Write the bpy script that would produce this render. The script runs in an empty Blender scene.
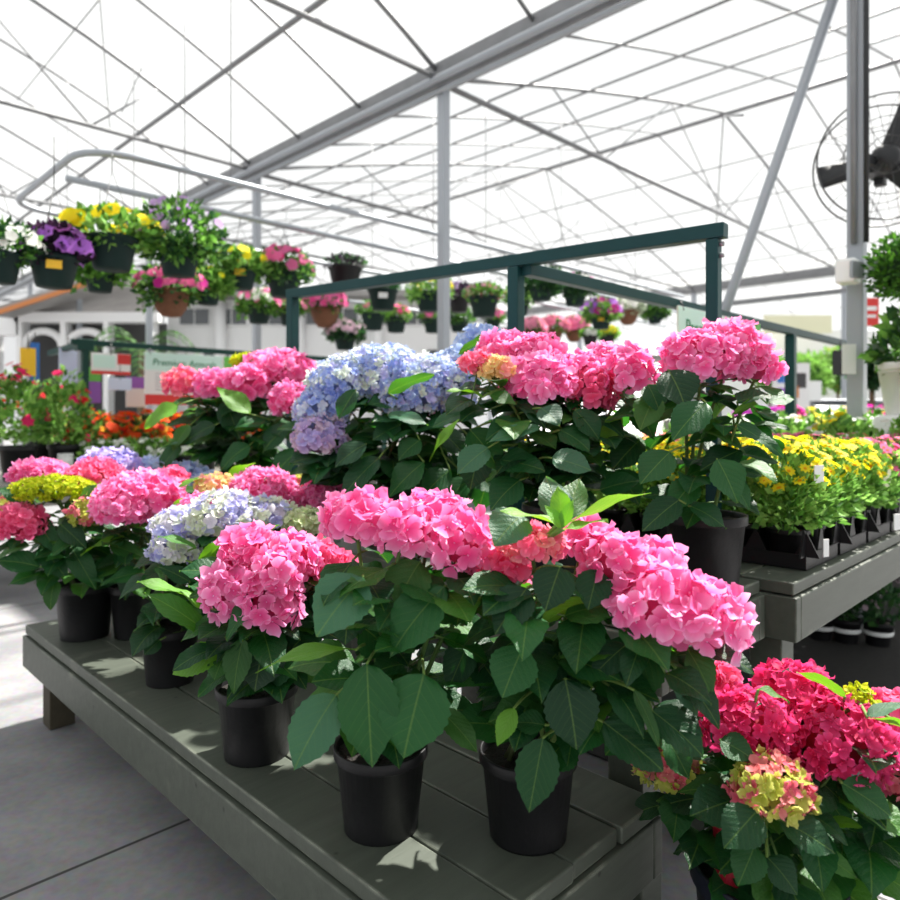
import bpy, math, random
from math import sin, cos, pi, sqrt, radians
from mathutils import Vector, Matrix

SC = bpy.context.scene
COL = SC.collection
H, FPX, CX, CY = 1.2, 700.0, 450.0, 415.0
U = Vector((-.70711, .70711, 0)); V = Vector((.70711, .70711, 0)); Z = Vector((0, 0, 1))


def P(px, py, y):
    return Vector(((px - CX) * y / FPX, y, H + (CY - py) * y / FPX))


def UV(su, sv, z=0.0):
    return U * su + V * sv + Z * z


def sv_at(px, su):
    k = (px - CX) / FPX
    return su * (1 + k) / (1 - k)


def lin(r, g, b):
    f = lambda c: (c / 255 / 12.92) if c / 255 <= .04045 else ((c / 255 + .055) / 1.055) ** 2.4
    return (f(r), f(g), f(b))


# ------------------------------------------------------------------ mesh builder
class MB:
    def __init__(s):
        s.v, s.f, s.c, s.uv, s.m = [], [], [], [], []
        s.mat = 0

    def add(s, verts, faces, col=(1, 1, 1), uvs=None):
        b = len(s.v)
        s.v.extend(verts)
        if isinstance(col, list):
            s.c.extend(col)
        else:
            s.c.extend([col] * len(verts))
        s.uv.extend(uvs if uvs else [(0, 0)] * len(verts))
        s.f.extend([tuple(b + i for i in f) for f in faces])
        s.m.extend([s.mat] * len(faces))

    def build(s, name, mats, parent=None, origin=None, smooth=True, bevel=0):
        o0 = Vector(origin) if origin is not None else (parent.location.copy() if parent is not None else Vector((0, 0, 0)))
        pp = parent
        while origin is None and pp is not None and pp.parent is not None:
            pp = pp.parent; o0 = o0 + pp.location
        me = bpy.data.meshes.new(name)
        me.from_pydata([tuple(Vector(v) - o0) for v in s.v], [], s.f)
        if not isinstance(mats, (list, tuple)):
            mats = [mats]
        for m in mats:
            me.materials.append(m)
        n = len(me.polygons)
        me.polygons.foreach_set('use_smooth', [smooth] * n)
        if len(mats) > 1:
            me.polygons.foreach_set('material_index', s.m)
        ca = me.color_attributes.new('Col', 'FLOAT_COLOR', 'POINT')
        flat = []
        for c in s.c:
            flat.extend((c[0], c[1], c[2], 1.0))
        ca.data.foreach_set('color', flat)
        ul = me.uv_layers.new(name='UVMap')
        li = [0] * len(me.loops)
        me.loops.foreach_get('vertex_index', li)
        fu = []
        for i in li:
            fu.extend(s.uv[i])
        ul.data.foreach_set('uv', fu)
        me.update()
        ob = bpy.data.objects.new(name, me)
        COL.objects.link(ob)
        if parent is not None:
            ob.parent = parent
        elif origin is not None:
            ob.location = o0
        if bevel:
            md = ob.modifiers.new('bevel', 'BEVEL'); md.width = bevel; md.segments = 2; md.limit_method = 'ANGLE'
        return ob


def box(mb, c, ax, ay, az, col=(1, 1, 1)):
    """c centre, ax/ay/az half-extent vectors"""
    c = Vector(c)
    vs = [c + ax * i + ay * j + az * k for i in (-1, 1) for j in (-1, 1) for k in (-1, 1)]
    mb.add(vs, [(0, 1, 3, 2), (4, 6, 7, 5), (0, 4, 5, 1), (2, 3, 7, 6), (0, 2, 6, 4), (1, 5, 7, 3)], col)


def ubox(mb, su0, su1, sv0, sv1, z0, z1, col=(1, 1, 1)):
    box(mb, UV((su0 + su1) / 2, (sv0 + sv1) / 2, (z0 + z1) / 2), V * ((sv1 - sv0) / 2), U * ((su1 - su0) / 2), Z * ((z1 - z0) / 2), col)


def xbox(mb, x0, x1, y0, y1, z0, z1, col=(1, 1, 1)):
    box(mb, ((x0 + x1) / 2, (y0 + y1) / 2, (z0 + z1) / 2), Vector(((x1 - x0) / 2, 0, 0)), Vector((0, (y1 - y0) / 2, 0)), Z * ((z1 - z0) / 2), col)


def tube(mb, pts, r, n=8, col=(1, 1, 1), cap=True):
    pts = [Vector(p) for p in pts]
    if not isinstance(r, (list, tuple)):
        r = [r] * len(pts)
    t0 = (pts[1] - pts[0]).normalized()
    nx = t0.orthogonal().normalized()
    vs, fs = [], []
    for i, p in enumerate(pts):
        if i == 0: t = pts[1] - pts[0]
        elif i == len(pts) - 1: t = pts[-1] - pts[-2]
        else: t = (pts[i + 1] - pts[i]).normalized() + (pts[i] - pts[i - 1]).normalized()
        t = t.normalized()
        nx = (nx - t * nx.dot(t))
        nx = nx.normalized() if nx.length > 1e-6 else t.orthogonal().normalized()
        ny = t.cross(nx)
        for k in range(n):
            a = 2 * pi * k / n
            vs.append(p + (nx * cos(a) + ny * sin(a)) * r[i])
    for i in range(len(pts) - 1):
        for k in range(n):
            a, b = i * n + k, i * n + (k + 1) % n
            fs.append((a, b, b + n, a + n))
    if cap:
        fs.append(tuple(range(n - 1, -1, -1)))
        fs.append(tuple(range((len(pts) - 1) * n, len(pts) * n)))
    mb.add(vs, fs, col)


def lathe(mb, prof, c, n=32, col=(1, 1, 1)):
    c = Vector(c)
    vs, fs = [], []
    for r, z in prof:
        for k in range(n):
            a = 2 * pi * k / n
            vs.append(c + Vector((r * cos(a), r * sin(a), z)))
    for i in range(len(prof) - 1):
        for k in range(n):
            a, b = i * n + k, i * n + (k + 1) % n
            fs.append((a, b, b + n, a + n))
    mb.add(vs, fs, col)


def disc(mb, c, r, n=24, col=(1, 1, 1), rng=None, bump=0):
    c = Vector(c)
    vs, fs = [c + Vector((0, 0, bump))], []
    for ring in (.4, .75, 1):
        for k in range(n):
            a = 2 * pi * k / n
            dz = (rng.uniform(-1, 1) * bump if rng else 0)
            vs.append(c + Vector((r * ring * cos(a), r * ring * sin(a), dz)))
    for k in range(n):
        fs.append((0, 1 + k, 1 + (k + 1) % n))
        for q in range(2):
            a, b = 1 + q * n + k, 1 + q * n + (k + 1) % n
            fs.append((a, a + n, b + n, b))
    mb.add(vs, fs, col)


def ball(mb, c, r, nu=16, nv=10, col=(1, 1, 1)):
    c = Vector(c); rx, ry, rz = r if isinstance(r, (tuple, list)) else (r, r, r)
    vs, fs = [], []
    for j in range(nv + 1):
        th = pi * j / nv
        for i in range(nu):
            a = 2 * pi * i / nu
            vs.append(c + Vector((rx * sin(th) * cos(a), ry * sin(th) * sin(a), rz * cos(th))))
    for j in range(nv):
        for i in range(nu):
            a, b = j * nu + i, j * nu + (i + 1) % nu
            fs.append((a, a + nu, b + nu, b))
    mb.add(vs, fs, col)


# ------------------------------------------------------------------ materials
def newmat(name):
    m = bpy.data.materials.new(name)
    m.use_nodes = True
    nt = m.node_tree
    return m, nt, nt.nodes['Principled BSDF'], nt.nodes['Material Output']


def simple(name, col, rough=.5, metal=0.0, noise=0.0, nscale=20, bump=0.0, spec=.5):
    m, nt, b, out = newmat(name)
    b.inputs['Roughness'].default_value = rough
    b.inputs['Metallic'].default_value = metal
    b.inputs['Specular IOR Level'].default_value = spec
    b.inputs['Base Color'].default_value = (*col, 1)
    if noise or bump:
        tc = nt.nodes.new('ShaderNodeTexCoord')
        nz = nt.nodes.new('ShaderNodeTexNoise')
        nz.inputs['Scale'].default_value = nscale; nz.inputs['Detail'].default_value = 6
        nt.links.new(tc.outputs['Object'], nz.inputs['Vector'])
        if noise:
            mx = nt.nodes.new('ShaderNodeMix'); mx.data_type = 'RGBA'
            mx.inputs['A'].default_value = (*[c * (1 - noise) for c in col], 1)
            mx.inputs['B'].default_value = (*[min(1, c * (1 + noise)) for c in col], 1)
            nt.links.new(nz.outputs['Fac'], mx.inputs['Factor'])
            nt.links.new(mx.outputs['Result'], b.inputs['Base Color'])
        if bump:
            bp = nt.nodes.new('ShaderNodeBump'); bp.inputs['Strength'].default_value = bump
            bp.inputs['Distance'].default_value = .01
            nt.links.new(nz.outputs['Fac'], bp.inputs['Height'])
            nt.links.new(bp.outputs['Normal'], b.inputs['Normal'])
    return m


def petal_mat(name, trans=.3, rough=.65):
    m, nt, b, out = newmat(name)
    at = nt.nodes.new('ShaderNodeAttribute'); at.attribute_name = 'Col'
    b.inputs['Roughness'].default_value = rough
    b.inputs['Specular IOR Level'].default_value = .25
    nt.links.new(at.outputs['Color'], b.inputs['Base Color'])
    tr = nt.nodes.new('ShaderNodeBsdfTranslucent')
    nt.links.new(at.outputs['Color'], tr.inputs['Color'])
    mx = nt.nodes.new('ShaderNodeMixShader'); mx.inputs[0].default_value = trans
    nt.links.new(b.outputs[0], mx.inputs[1]); nt.links.new(tr.outputs[0], mx.inputs[2])
    nt.links.new(mx.outputs[0], out.inputs['Surface'])
    return m


def leaf_mat(name, trans=.3, rough=.38):
    m, nt, b, out = newmat(name)
    N, L = nt.nodes.new, nt.links.new
    def mth(op, a, bb=None, c=None):
        n = N('ShaderNodeMath'); n.operation = op
        for i, x in enumerate((a, bb, c)):
            if x is None: continue
            if isinstance(x, (int, float)): n.inputs[i].default_value = x
            else: L(x, n.inputs[i])
        return n.outputs[0]
    at = N('ShaderNodeAttribute'); at.attribute_name = 'Col'
    uv = N('ShaderNodeUVMap'); uv.uv_map = 'UVMap'
    sp = N('ShaderNodeSeparateXYZ'); L(uv.outputs[0], sp.inputs[0])
    au = mth('ABSOLUTE', sp.outputs[0])
    mid = mth('SUBTRACT', 1.0, mth('MULTIPLY', au, 22.0)); mid = mth('MAXIMUM', mid, 0.0)
    ph = mth('SUBTRACT', mth('MULTIPLY', sp.outputs[1], 7.0), mth('MULTIPLY', mth('POWER', au, 1.15), 3.0))
    fr = mth('ABSOLUTE', mth('SUBTRACT', mth('FRACT', ph), .5))
    side = mth('MAXIMUM', mth('SUBTRACT', 1.0, mth('MULTIPLY', fr, 11.0)), 0.0)
    side = mth('MULTIPLY', side, mth('MAXIMUM', mth('SUBTRACT', .95, mth('MULTIPLY', au, .75)), 0.0))
    vein = mth('MINIMUM', mth('ADD', mid, mth('MULTIPLY', side, .28)), 1.0)
    mx = N('ShaderNodeMix'); mx.data_type = 'RGBA'
    L(mth('MULTIPLY', vein, .8), mx.inputs['Factor'])
    L(at.outputs['Color'], mx.inputs['A'])
    vc = N('ShaderNodeMix'); vc.data_type = 'RGBA'; vc.inputs['Factor'].default_value = .45
    L(at.outputs['Color'], vc.inputs['A']); vc.inputs['B'].default_value = (.20, .34, .08, 1)
    L(vc.outputs['Result'], mx.inputs['B'])
    L(mx.outputs['Result'], b.inputs['Base Color'])
    b.inputs['Roughness'].default_value = rough
    b.inputs['Specular IOR Level'].default_value = .30
    # quilting between the veins
    nz = N('ShaderNodeTexNoise'); nz.inputs['Scale'].default_value = 14; nz.inputs['Detail'].default_value = 3
    mp = N('ShaderNodeMapping'); mp.inputs['Scale'].default_value = (1, 2.2, 1)
    L(uv.outputs[0], mp.inputs[0]); L(mp.outputs[0], nz.inputs['Vector'])
    hgt = mth('ADD', mth('MULTIPLY', fr, 1.0), mth('MULTIPLY', nz.outputs['Fac'], 1.6))
    hgt = mth('SUBTRACT', hgt, mth('MULTIPLY', mid, .6))
    bp = N('ShaderNodeBump'); bp.inputs['Strength'].default_value = .36; bp.inputs['Distance'].default_value = .0035
    L(hgt, bp.inputs['Height']); L(bp.outputs[0], b.inputs['Normal'])
    tr = N('ShaderNodeBsdfTranslucent')
    tg = N('ShaderNodeMix'); tg.data_type = 'RGBA'; tg.blend_type = 'MULTIPLY'; tg.inputs['Factor'].default_value = 1
    L(mx.outputs['Result'], tg.inputs['A']); tg.inputs['B'].default_value = (2.5, 2.5, .7, 1)
    L(tg.outputs['Result'], tr.inputs['Color'])
    ms = N('ShaderNodeMixShader'); ms.inputs[0].default_value = trans
    L(b.outputs[0], ms.inputs[1]); L(tr.outputs[0], ms.inputs[2]); L(ms.outputs[0], out.inputs['Surface'])
    return m


def wood_mat(name, col, worn):
    """painted timber: faint grain, scuffs and worn patches"""
    m, nt, b, out = newmat(name)
    N, L = nt.nodes.new, nt.links.new
    tc = N('ShaderNodeTexCoord')
    rot = N('ShaderNodeMapping'); rot.inputs['Rotation'].default_value = (0, 0, radians(45)); L(tc.outputs['Object'], rot.inputs[0])
    mp = N('ShaderNodeMapping'); mp.inputs['Scale'].default_value = (14, 1.6, 14); L(rot.outputs[0], mp.inputs[0])
    n1 = N('ShaderNodeTexNoise'); n1.inputs['Scale'].default_value = 3; n1.inputs['Detail'].default_value = 8; L(mp.outputs[0], n1.inputs['Vector'])
    n2 = N('ShaderNodeTexNoise'); n2.inputs['Scale'].default_value = 7; n2.inputs['Detail'].default_value = 7; L(rot.outputs[0], n2.inputs['Vector'])
    r1 = N('ShaderNodeMix'); r1.data_type = 'RGBA'
    r1.inputs['A'].default_value = (*[c * .72 for c in col], 1); r1.inputs['B'].default_value = (*[c * 1.25 for c in col], 1)
    L(n1.outputs['Fac'], r1.inputs['Factor'])
    cr = N('ShaderNodeValToRGB'); cr.color_ramp.elements[0].position = .62; cr.color_ramp.elements[1].position = .75
    L(n2.outputs['Fac'], cr.inputs[0])
    r2 = N('ShaderNodeMix'); r2.data_type = 'RGBA'; L(cr.outputs[0], r2.inputs['Factor'])
    L(r1.outputs['Result'], r2.inputs['A']); r2.inputs['B'].default_value = (*worn, 1)
    # small dark knots and dings
    vo = N('ShaderNodeTexVoronoi'); vo.inputs['Scale'].default_value = 9; L(rot.outputs[0], vo.inputs['Vector'])
    c3 = N('ShaderNodeValToRGB'); c3.color_ramp.elements[0].position = .03; c3.color_ramp.elements[1].position = .07
    L(vo.outputs['Distance'], c3.inputs[0])
    r3 = N('ShaderNodeMix'); r3.data_type = 'RGBA'; L(c3.outputs[0], r3.inputs['Factor'])
    r3.inputs['A'].default_value = (*[c * .3 for c in col], 1); L(r2.outputs['Result'], r3.inputs['B'])
    be = N('ShaderNodeBevel'); be.inputs['Radius'].default_value = .007; be.samples = 4
    ge = N('ShaderNodeNewGeometry')
    dt = N('ShaderNodeVectorMath'); dt.operation = 'DOT_PRODUCT'; L(be.outputs[0], dt.inputs[0]); L(ge.outputs['Normal'], dt.inputs[1])
    iv = N('ShaderNodeMath'); iv.operation = 'SUBTRACT'; iv.inputs[0].default_value = 1; L(dt.outputs['Value'], iv.inputs[1])
    n4 = N('ShaderNodeTexNoise'); n4.inputs['Scale'].default_value = 11; n4.inputs['Detail'].default_value = 5; L(rot.outputs[0], n4.inputs['Vector'])
    c4 = N('ShaderNodeValToRGB'); c4.color_ramp.elements[0].position = .45; c4.color_ramp.elements[1].position = .62; L(n4.outputs['Fac'], c4.inputs[0])
    ml = N('ShaderNodeMath'); ml.operation = 'MULTIPLY'; ml.use_clamp = True; L(iv.outputs[0], ml.inputs[0]); ml.inputs[1].default_value = 14
    m2 = N('ShaderNodeMath'); m2.operation = 'MULTIPLY'; L(ml.outputs[0], m2.inputs[0]); L(c4.outputs[0], m2.inputs[1])
    r4 = N('ShaderNodeMix'); r4.data_type = 'RGBA'; L(m2.outputs[0], r4.inputs['Factor'])
    L(r3.outputs['Result'], r4.inputs['A']); r4.inputs['B'].default_value = (*[min(1, c * 1.7) for c in worn], 1)
    L(r4.outputs['Result'], b.inputs['Base Color'])
    b.inputs['Roughness'].default_value = .5
    bp = N('ShaderNodeBump'); bp.inputs['Strength'].default_value = .35; bp.inputs['Distance'].default_value = .004
    L(n1.outputs['Fac'], bp.inputs['Height']); L(bp.outputs[0], b.inputs['Normal'])
    return m


def floor_mat():
    m, nt, b, out = newmat('concrete_floor')
    N, L = nt.nodes.new, nt.links.new
    tc = N('ShaderNodeTexCoord')
    n1 = N('ShaderNodeTexNoise'); n1.inputs['Scale'].default_value = 1.6; n1.inputs['Detail'].default_value = 8; n1.inputs['Roughness'].default_value = .6
    L(tc.outputs['Object'], n1.inputs['Vector'])
    n2 = N('ShaderNodeTexNoise'); n2.inputs['Scale'].default_value = 38; n2.inputs['Detail'].default_value = 6
    L(tc.outputs['Object'], n2.inputs['Vector'])
    mx = N('ShaderNodeMix'); mx.data_type = 'RGBA'
    cr = N('ShaderNodeValToRGB'); cr.color_ramp.elements[0].position = .35; cr.color_ramp.elements[1].position = .68
    L(n1.outputs['Fac'], cr.inputs[0]); L(cr.outputs[0], mx.inputs['Factor'])
    mx.inputs['A'].default_value = (.20, .20, .215, 1); mx.inputs['B'].default_value = (.35, .345, .35, 1)
    m2 = N('ShaderNodeMix'); m2.data_type = 'RGBA'; m2.blend_type = 'MULTIPLY'; m2.inputs['Factor'].default_value = .5
    L(mx.outputs['Result'], m2.inputs['A']); L(n2.outputs['Color'], m2.inputs['B'])
    # sawn joints on a 3 m grid turned 45 degrees
    rot = N('ShaderNodeMapping'); rot.inputs['Rotation'].default_value = (0, 0, radians(-45)); L(tc.outputs['Object'], rot.inputs[0])
    sp = N('ShaderNodeSeparateXYZ'); L(rot.outputs[0], sp.inputs[0])
    def joint(o, off):
        a = N('ShaderNodeMath'); a.operation = 'ADD'; L(o, a.inputs[0]); a.inputs[1].default_value = off + 300
        q = N('ShaderNodeMath'); q.operation = 'MODULO'; L(a.outputs[0], q.inputs[0]); q.inputs[1].default_value = 3
        l = N('ShaderNodeMath'); l.operation = 'LESS_THAN'; L(q.outputs[0], l.inputs[0]); l.inputs[1].default_value = .012
        return l.outputs[0]
    mm = N('ShaderNodeMath'); mm.operation = 'MAXIMUM'
    L(joint(sp.outputs[0], -1.98), mm.inputs[0]); L(joint(sp.outputs[1], -2.01), mm.inputs[1])
    m3 = N('ShaderNodeMix'); m3.data_type = 'RGBA'; L(mm.outputs[0], m3.inputs['Factor'])
    L(m2.outputs['Result'], m3.inputs['A']); m3.inputs['B'].default_value = (.03, .03, .03, 1)
    L(m3.outputs['Result'], b.inputs['Base Color'])
    b.inputs['Roughness'].default_value = .75
    bp = N('ShaderNodeBump'); bp.inputs['Strength'].default_value = .15; bp.inputs['Distance'].default_value = .004
    L(n2.outputs['Fac'], bp.inputs['Height']); L(bp.outputs[0], b.inputs['Normal'])
    return m


def film_mat(name, clear=.72, tint=(1, 1, 1)):
    m, nt, b, out = newmat(name)
    tr = nt.nodes.new('ShaderNodeBsdfTransparent'); tr.inputs[0].default_value = (*tint, 1)
    tl = nt.nodes.new('ShaderNodeBsdfTranslucent'); tl.inputs[0].default_value = (.95, .95, .95, 1)
    mx = nt.nodes.new('ShaderNodeMixShader'); mx.inputs[0].default_value = clear
    nt.links.new(tl.outputs[0], mx.inputs[1]); nt.links.new(tr.outputs[0], mx.inputs[2])
    nt.links.new(mx.outputs[0], out.inputs['Surface'])
    return m


M = {
    'petal': petal_mat('hydrangea_petal', .42),
    'blossom': petal_mat('blossom', .45),
    'leaf': leaf_mat('hydrangea_leaf', .30, .42),
    'smallleaf': petal_mat('bedding_leaf', .4, .5),
    'stem': petal_mat('green_stem', .1),
    'pot': simple('black_plastic', (.009, .009, .010), .45, bump=.1, nscale=60, spec=.3),
    'navypot': simple('dark_navy_plastic', (.012, .015, .028), .4),
    'greenpot': simple('dark_green_plastic', (.008, .024, .021), .6, spec=.2),
    'redpot': simple('red_plastic', lin(140, 16, 36), .4),
    'whitepot': simple('white_glazed_pot', (.75, .75, .73), .4),
    'coco': simple('coconut_liner', (.17, .075, .04), .95, noise=.5, nscale=60, bump=.8),
    'soil': simple('potting_soil', (.02, .016, .013), .95, noise=.6, nscale=150, bump=1),
    'wood': wood_mat('olive_grey_painted_timber', (.066, .077, .060), (.13, .14, .11)),
    'wood2': wood_mat('grey_weathered_timber', (.2, .19, .17), (.28, .27, .24)),
    'legwood': simple('bare_timber_leg', (.06, .05, .03), .8, noise=.4, nscale=30),
    'steel': simple('galvanised_steel', (.22, .225, .235), .45, .25, noise=.2, nscale=9),
    'post': simple('grey_post_steel', (.36, .385, .42), .45, .25),
    'teal': simple('dark_teal_painted_steel', (.006, .046, .047), .45, noise=.15, nscale=12, spec=.25),
    'dgreen': simple('dark_green_painted_steel', (.010, .05, .04), .5, spec=.25),
    'white': simple('white_paint', (.88, .88, .88), .5),
    'card': simple('white_card', (.78, .79, .78), .55),
    'bluecard': simple('pale_blue_card', (.6, .68, .85), .55),
    'palegreen': simple('pale_green_print', lin(205, 235, 225), .55),
    'greenprint': simple('green_print', lin(105, 190, 80), .55),
    'greentext': simple('green_lettering', lin(40, 125, 85), .55),
    'greytext': simple('grey_small_print', lin(150, 150, 155), .6),
    'redprint': simple('red_print', lin(205, 50, 45), .5),
    'yellowprint': simple('yellow_print', lin(240, 190, 40), .5),
    'blueprint': simple('blue_print', lin(45, 110, 190), .5),
    'purpleprint': simple('purple_print', lin(150, 95, 190), .5),
    'black': simple('matt_black', (.012, .013, .015), .5),
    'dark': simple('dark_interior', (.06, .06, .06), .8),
    'glass': simple('dark_window_pane', (.12, .13, .14), .12),
    'roofgrey': simple('grey_roof_sheet', (.33, .32, .31), .7, noise=.3, nscale=3),
    'orange': simple('orange_fascia', lin(205, 130, 75), .6),
    'cream': simple('cream_panel', lin(238, 232, 205), .6),
    'floor': floor_mat(),
    'film': film_mat('roof_film', .88),
    'wallfilm': film_mat('side_wall_film', .35),
    'carpaint': simple('silver_car_paint', (.45, .47, .5), .25, .6),
    'trunk': simple('palm_trunk_bark', (.15, .1, .06), .9, noise=.4, nscale=30, bump=.6),
    'wire': simple('hanger_wire', (.08, .08, .08), .4, .5),
    'floorshade': simple('dark_floor_shade', (.02, .019, .018), .9, noise=.5, nscale=40),  # near-black tone, shade under the right table put into colour
    'rubber': simple('tyre_rubber', (.02, .02, .02), .8),
}


# ------------------------------------------------------------------ objects
def thing(name, label, cat, loc=(0, 0, 0), group=None, rz=0):
    o = bpy.data.objects.new(name, None)
    o.empty_display_size = .05
    COL.objects.link(o)
    o.location = loc; o.rotation_euler = (0, 0, rz)
    tag(o, label, cat, group)
    return o


def tag(o, label, cat, group=None):
    o['label'] = label; o['category'] = cat
    if group: o['group'] = group
    return o


def struct(name, mb, mat, smooth=False, label=None, bevel=0):
    o = mb.build(name, mat, smooth=smooth, bevel=bevel)
    o['kind'] = 'structure'
    if label: o['label'] = label
    return o


def dup(root, loc, rz, label, group=None):
    r = root.copy(); COL.objects.link(r)
    r.location = loc; r.rotation_euler = (0, 0, rz); r['label'] = label
    if group: r['group'] = group
    for ch in list(root.children):
        c = ch.copy(); COL.objects.link(c); c.parent = r
        for g in list(ch.children):
            d = g.copy(); COL.objects.link(d); d.parent = c
    return r


ORD = ['first', 'second', 'third', 'fourth', 'fifth', 'sixth', 'seventh', 'eighth', 'ninth', 'tenth', 'eleventh', 'twelfth', 'thirteenth', 'fourteenth', 'fifteenth', 'sixteenth']

# ================================================================== SETTING
mb = MB(); mb.add([(-40, -8, 0), (40, -8, 0), (40, 60, 0), (-40, 60, 0)], [(0, 1, 2, 3)])
struct('floor', mb, M['floor'], label='grey concrete greenhouse floor with sawn joints')

GZ = H + 3.0          # gutter height
SVG = 4.38            # near gutter
BAY = 11.6
def prof(d):          # roof height above the gutter, d from the gutter (far bays)
    d = min(d, BAY - d)
    return .30 * d - .008 * d * d
def prof_n(d):        # the near bay is a steeper arch
    d = min(d, BAY - d)
    return .55 * d - .047 * d * d

SU0, SU1 = -9.0, 30.0
def roof_bay(sv0, name, label, pf=prof):
    mb = MB()
    n = 16
    vs, fs = [], []
    for i in range(n + 1):
        d = BAY * i / n
        for su in (SU0, SU1):
            vs.append(UV(su, sv0 + d, GZ + pf(d) + .06))
    for i in range(n):
        fs.append((2 * i, 2 * i + 1, 2 * i + 3, 2 * i + 2))
    mb.add(vs, fs)
    return struct(name, mb, M['film'], True, label)
roof_bay(SVG - BAY, 'ceiling_near', 'white translucent roof film over the near bay', prof_n)
roof_bay(SVG, 'ceiling_middle', 'white translucent roof film over the middle bay')
roof_bay(SVG + BAY, 'ceiling_far', 'white translucent roof film over the far bay')

def strut(name, a, b, r, mat='steel', n=8):
    mb = MB(); tube(mb, [a, b], r, n)
    return struct(name, mb, M[mat], True)

# gutters with the pipes clipped under them
for sv, nm in ((SVG, 'gutter_beam'), (SVG + BAY, 'gutter_beam')):
    mb = MB()
    w = .11
    prf = [(-w, .10), (-w * .9, 0), (-w * .55, -.09), (w * .55, -.09), (w * .9, 0), (w, .10), (w * .85, .10), (0, -.02), (-w * .85, .10)]
    vs, fs = [], []
    for su in (-6, SU1):
        for a, z in prf: vs.append(UV(su, sv + a, GZ + z))
    k = len(prf)
    for i in range(k):
        j = (i + 1) % k
        fs.append((i, j, j + k, i + k))
    fs.append(tuple(range(k))); fs.append(tuple(range(2 * k - 1, k - 1, -1)))
    mb.add(vs, fs)
    struct(nm, mb, M['steel'])
strut('gutter_pipe', UV(-6, SVG - .13, GZ - .06), UV(SU1, SVG - .13, GZ - .06), .032, 'post')
strut('gutter_pipe', UV(-6, SVG - .06, GZ - .13), UV(SU1, SVG - .06, GZ - .13), .022, 'post')
strut('eave_pipe', UV(-6, SVG + BAY, GZ - .42), UV(SU1, SVG + BAY, GZ - .42), .07, 'steel')

POSTS = [1.16, 4.46, 7.72, 10.98, 14.24, 17.5, 20.76]
for i, su in enumerate(POSTS):
    mb = MB(); ubox(mb, su - .042, su + .042, SVG - .042, SVG + .042, 0, GZ - .08)
    struct('post', mb, M['post'], label='square grey steel post carrying the gutter', bevel=.006)
    if su > 2:
        mb = MB(); ubox(mb, su - .05, su + .05, SVG + BAY - .05, SVG + BAY + .05, 0, GZ - .08)
        struct('post', mb, M['post'], label='square grey steel post carrying the far gutter', bevel=.006)
mb = MB(); ubox(mb, -2.14, -2.04, SVG + BAY - .05, SVG + BAY + .05, 0, GZ - .08)
struct('post', mb, M['post'])
# conduits up the near right post
strut('conduit', UV(1.16, SVG - .062, .95 + H), UV(1.16, SVG - .062, GZ - .1), .016, 'steel')
strut('conduit', UV(1.10, SVG - .05, .95 + H), UV(1.10, SVG - .05, GZ - .1), .014, 'black')

def arch(name, su, sv0, d0, d1, r, n=14, pf=prof):
    mb = MB()
    tube(mb, [UV(su, sv0 + d0 + (d1 - d0) * i / n, GZ + pf(d0 + (d1 - d0) * i / n)) for i in range(n + 1)], r, 6)
    return struct(name, mb, M['steel'], True)
RS = 1.087
for k in range(-5, 24):
    su = 4.46 + RS * k
    big = any(abs(su - p) < .3 for p in POSTS)
    if su < SU1:
        arch('roof_rafter', su, SVG, 0, BAY, .022 if big else .014)
    if -2 < su < 22:
        arch('roof_rafter', su, SVG - BAY, BAY * .42, BAY,   .024 if big else .018, 14, prof_n)
    if k % 2 == 0 and su > 2:
        arch('roof_rafter', su, SVG + BAY, 0, BAY, .016)
for d in (1.1, 2.2, 3.35, 4.5, 5.8, 7.1, 8.3, 9.5, 10.6):
    r = .034 if d == 5.8 else .013
    strut('roof_purlin', UV(-5, SVG + d, GZ + prof(d) - .03), UV(SU1, SVG + d, GZ + prof(d) - .03), r)
    if d in (2.2, 4.5, 5.8, 7.1, 9.5):
        strut('roof_purlin', UV(2, SVG + BAY + d, GZ + prof(d) - .03), UV(SU1, SVG + BAY + d, GZ + prof(d) - .03), r)
strut('roof_purlin', UV(-3, SVG - 1.0, GZ + prof_n(1.0) - .04), UV(24, SVG - 1.0, GZ + prof_n(1.0) - .04), .026, 'steel')
strut('roof_purlin', UV(-3, SVG - 3.3, GZ + prof_n(3.3) - .04), UV(24, SVG - 3.3, GZ + prof_n(3.3) - .04), .02, 'steel')

for su in POSTS[1:]:
    strut('truss_chord', UV(su, SVG, GZ - .05), UV(su, SVG + BAY, GZ - .05), .026)
    strut('truss_chord', UV(su, SVG, GZ - .02), UV(su, SVG - 9, GZ - .02), .024)
    for a, b in ((2.6, 1.6), (2.6, 4.2), (5.8, 4.2), (5.8, 7.4), (9.0, 7.4), (9.0, 10.0)):
        strut('truss_web', UV(su, SVG + a, GZ - .05), UV(su, SVG + b, GZ + prof(b)), .009, n=6)
    strut('truss_web', UV(su, SVG - 1.9, GZ - .02), UV(su, SVG - 1.2, GZ + prof_n(1.2)), .011, n=6)
    strut('truss_web', UV(su, SVG - 1.9, GZ - .02), UV(su, SVG - 3.3, GZ + prof_n(3.3)), .011, n=6)
    # knee brace between neighbouring frames
    strut('roof_brace', UV(su, SVG + 5.8, GZ + prof(5.8) - .05), UV(su + 1.6, SVG + 9.0, GZ - .02), .012, n=6)
    strut('roof_brace', UV(su, SVG + 5.8, GZ + prof(5.8) - .05), UV(su - 1.6, SVG + 2.6, GZ - .02), .012, n=6)
# end frame chord and web overhead on the right
strut('truss_chord', UV(-2.1, SVG, GZ - .05), UV(-2.1, SVG + BAY, GZ - .05), .026)
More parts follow.
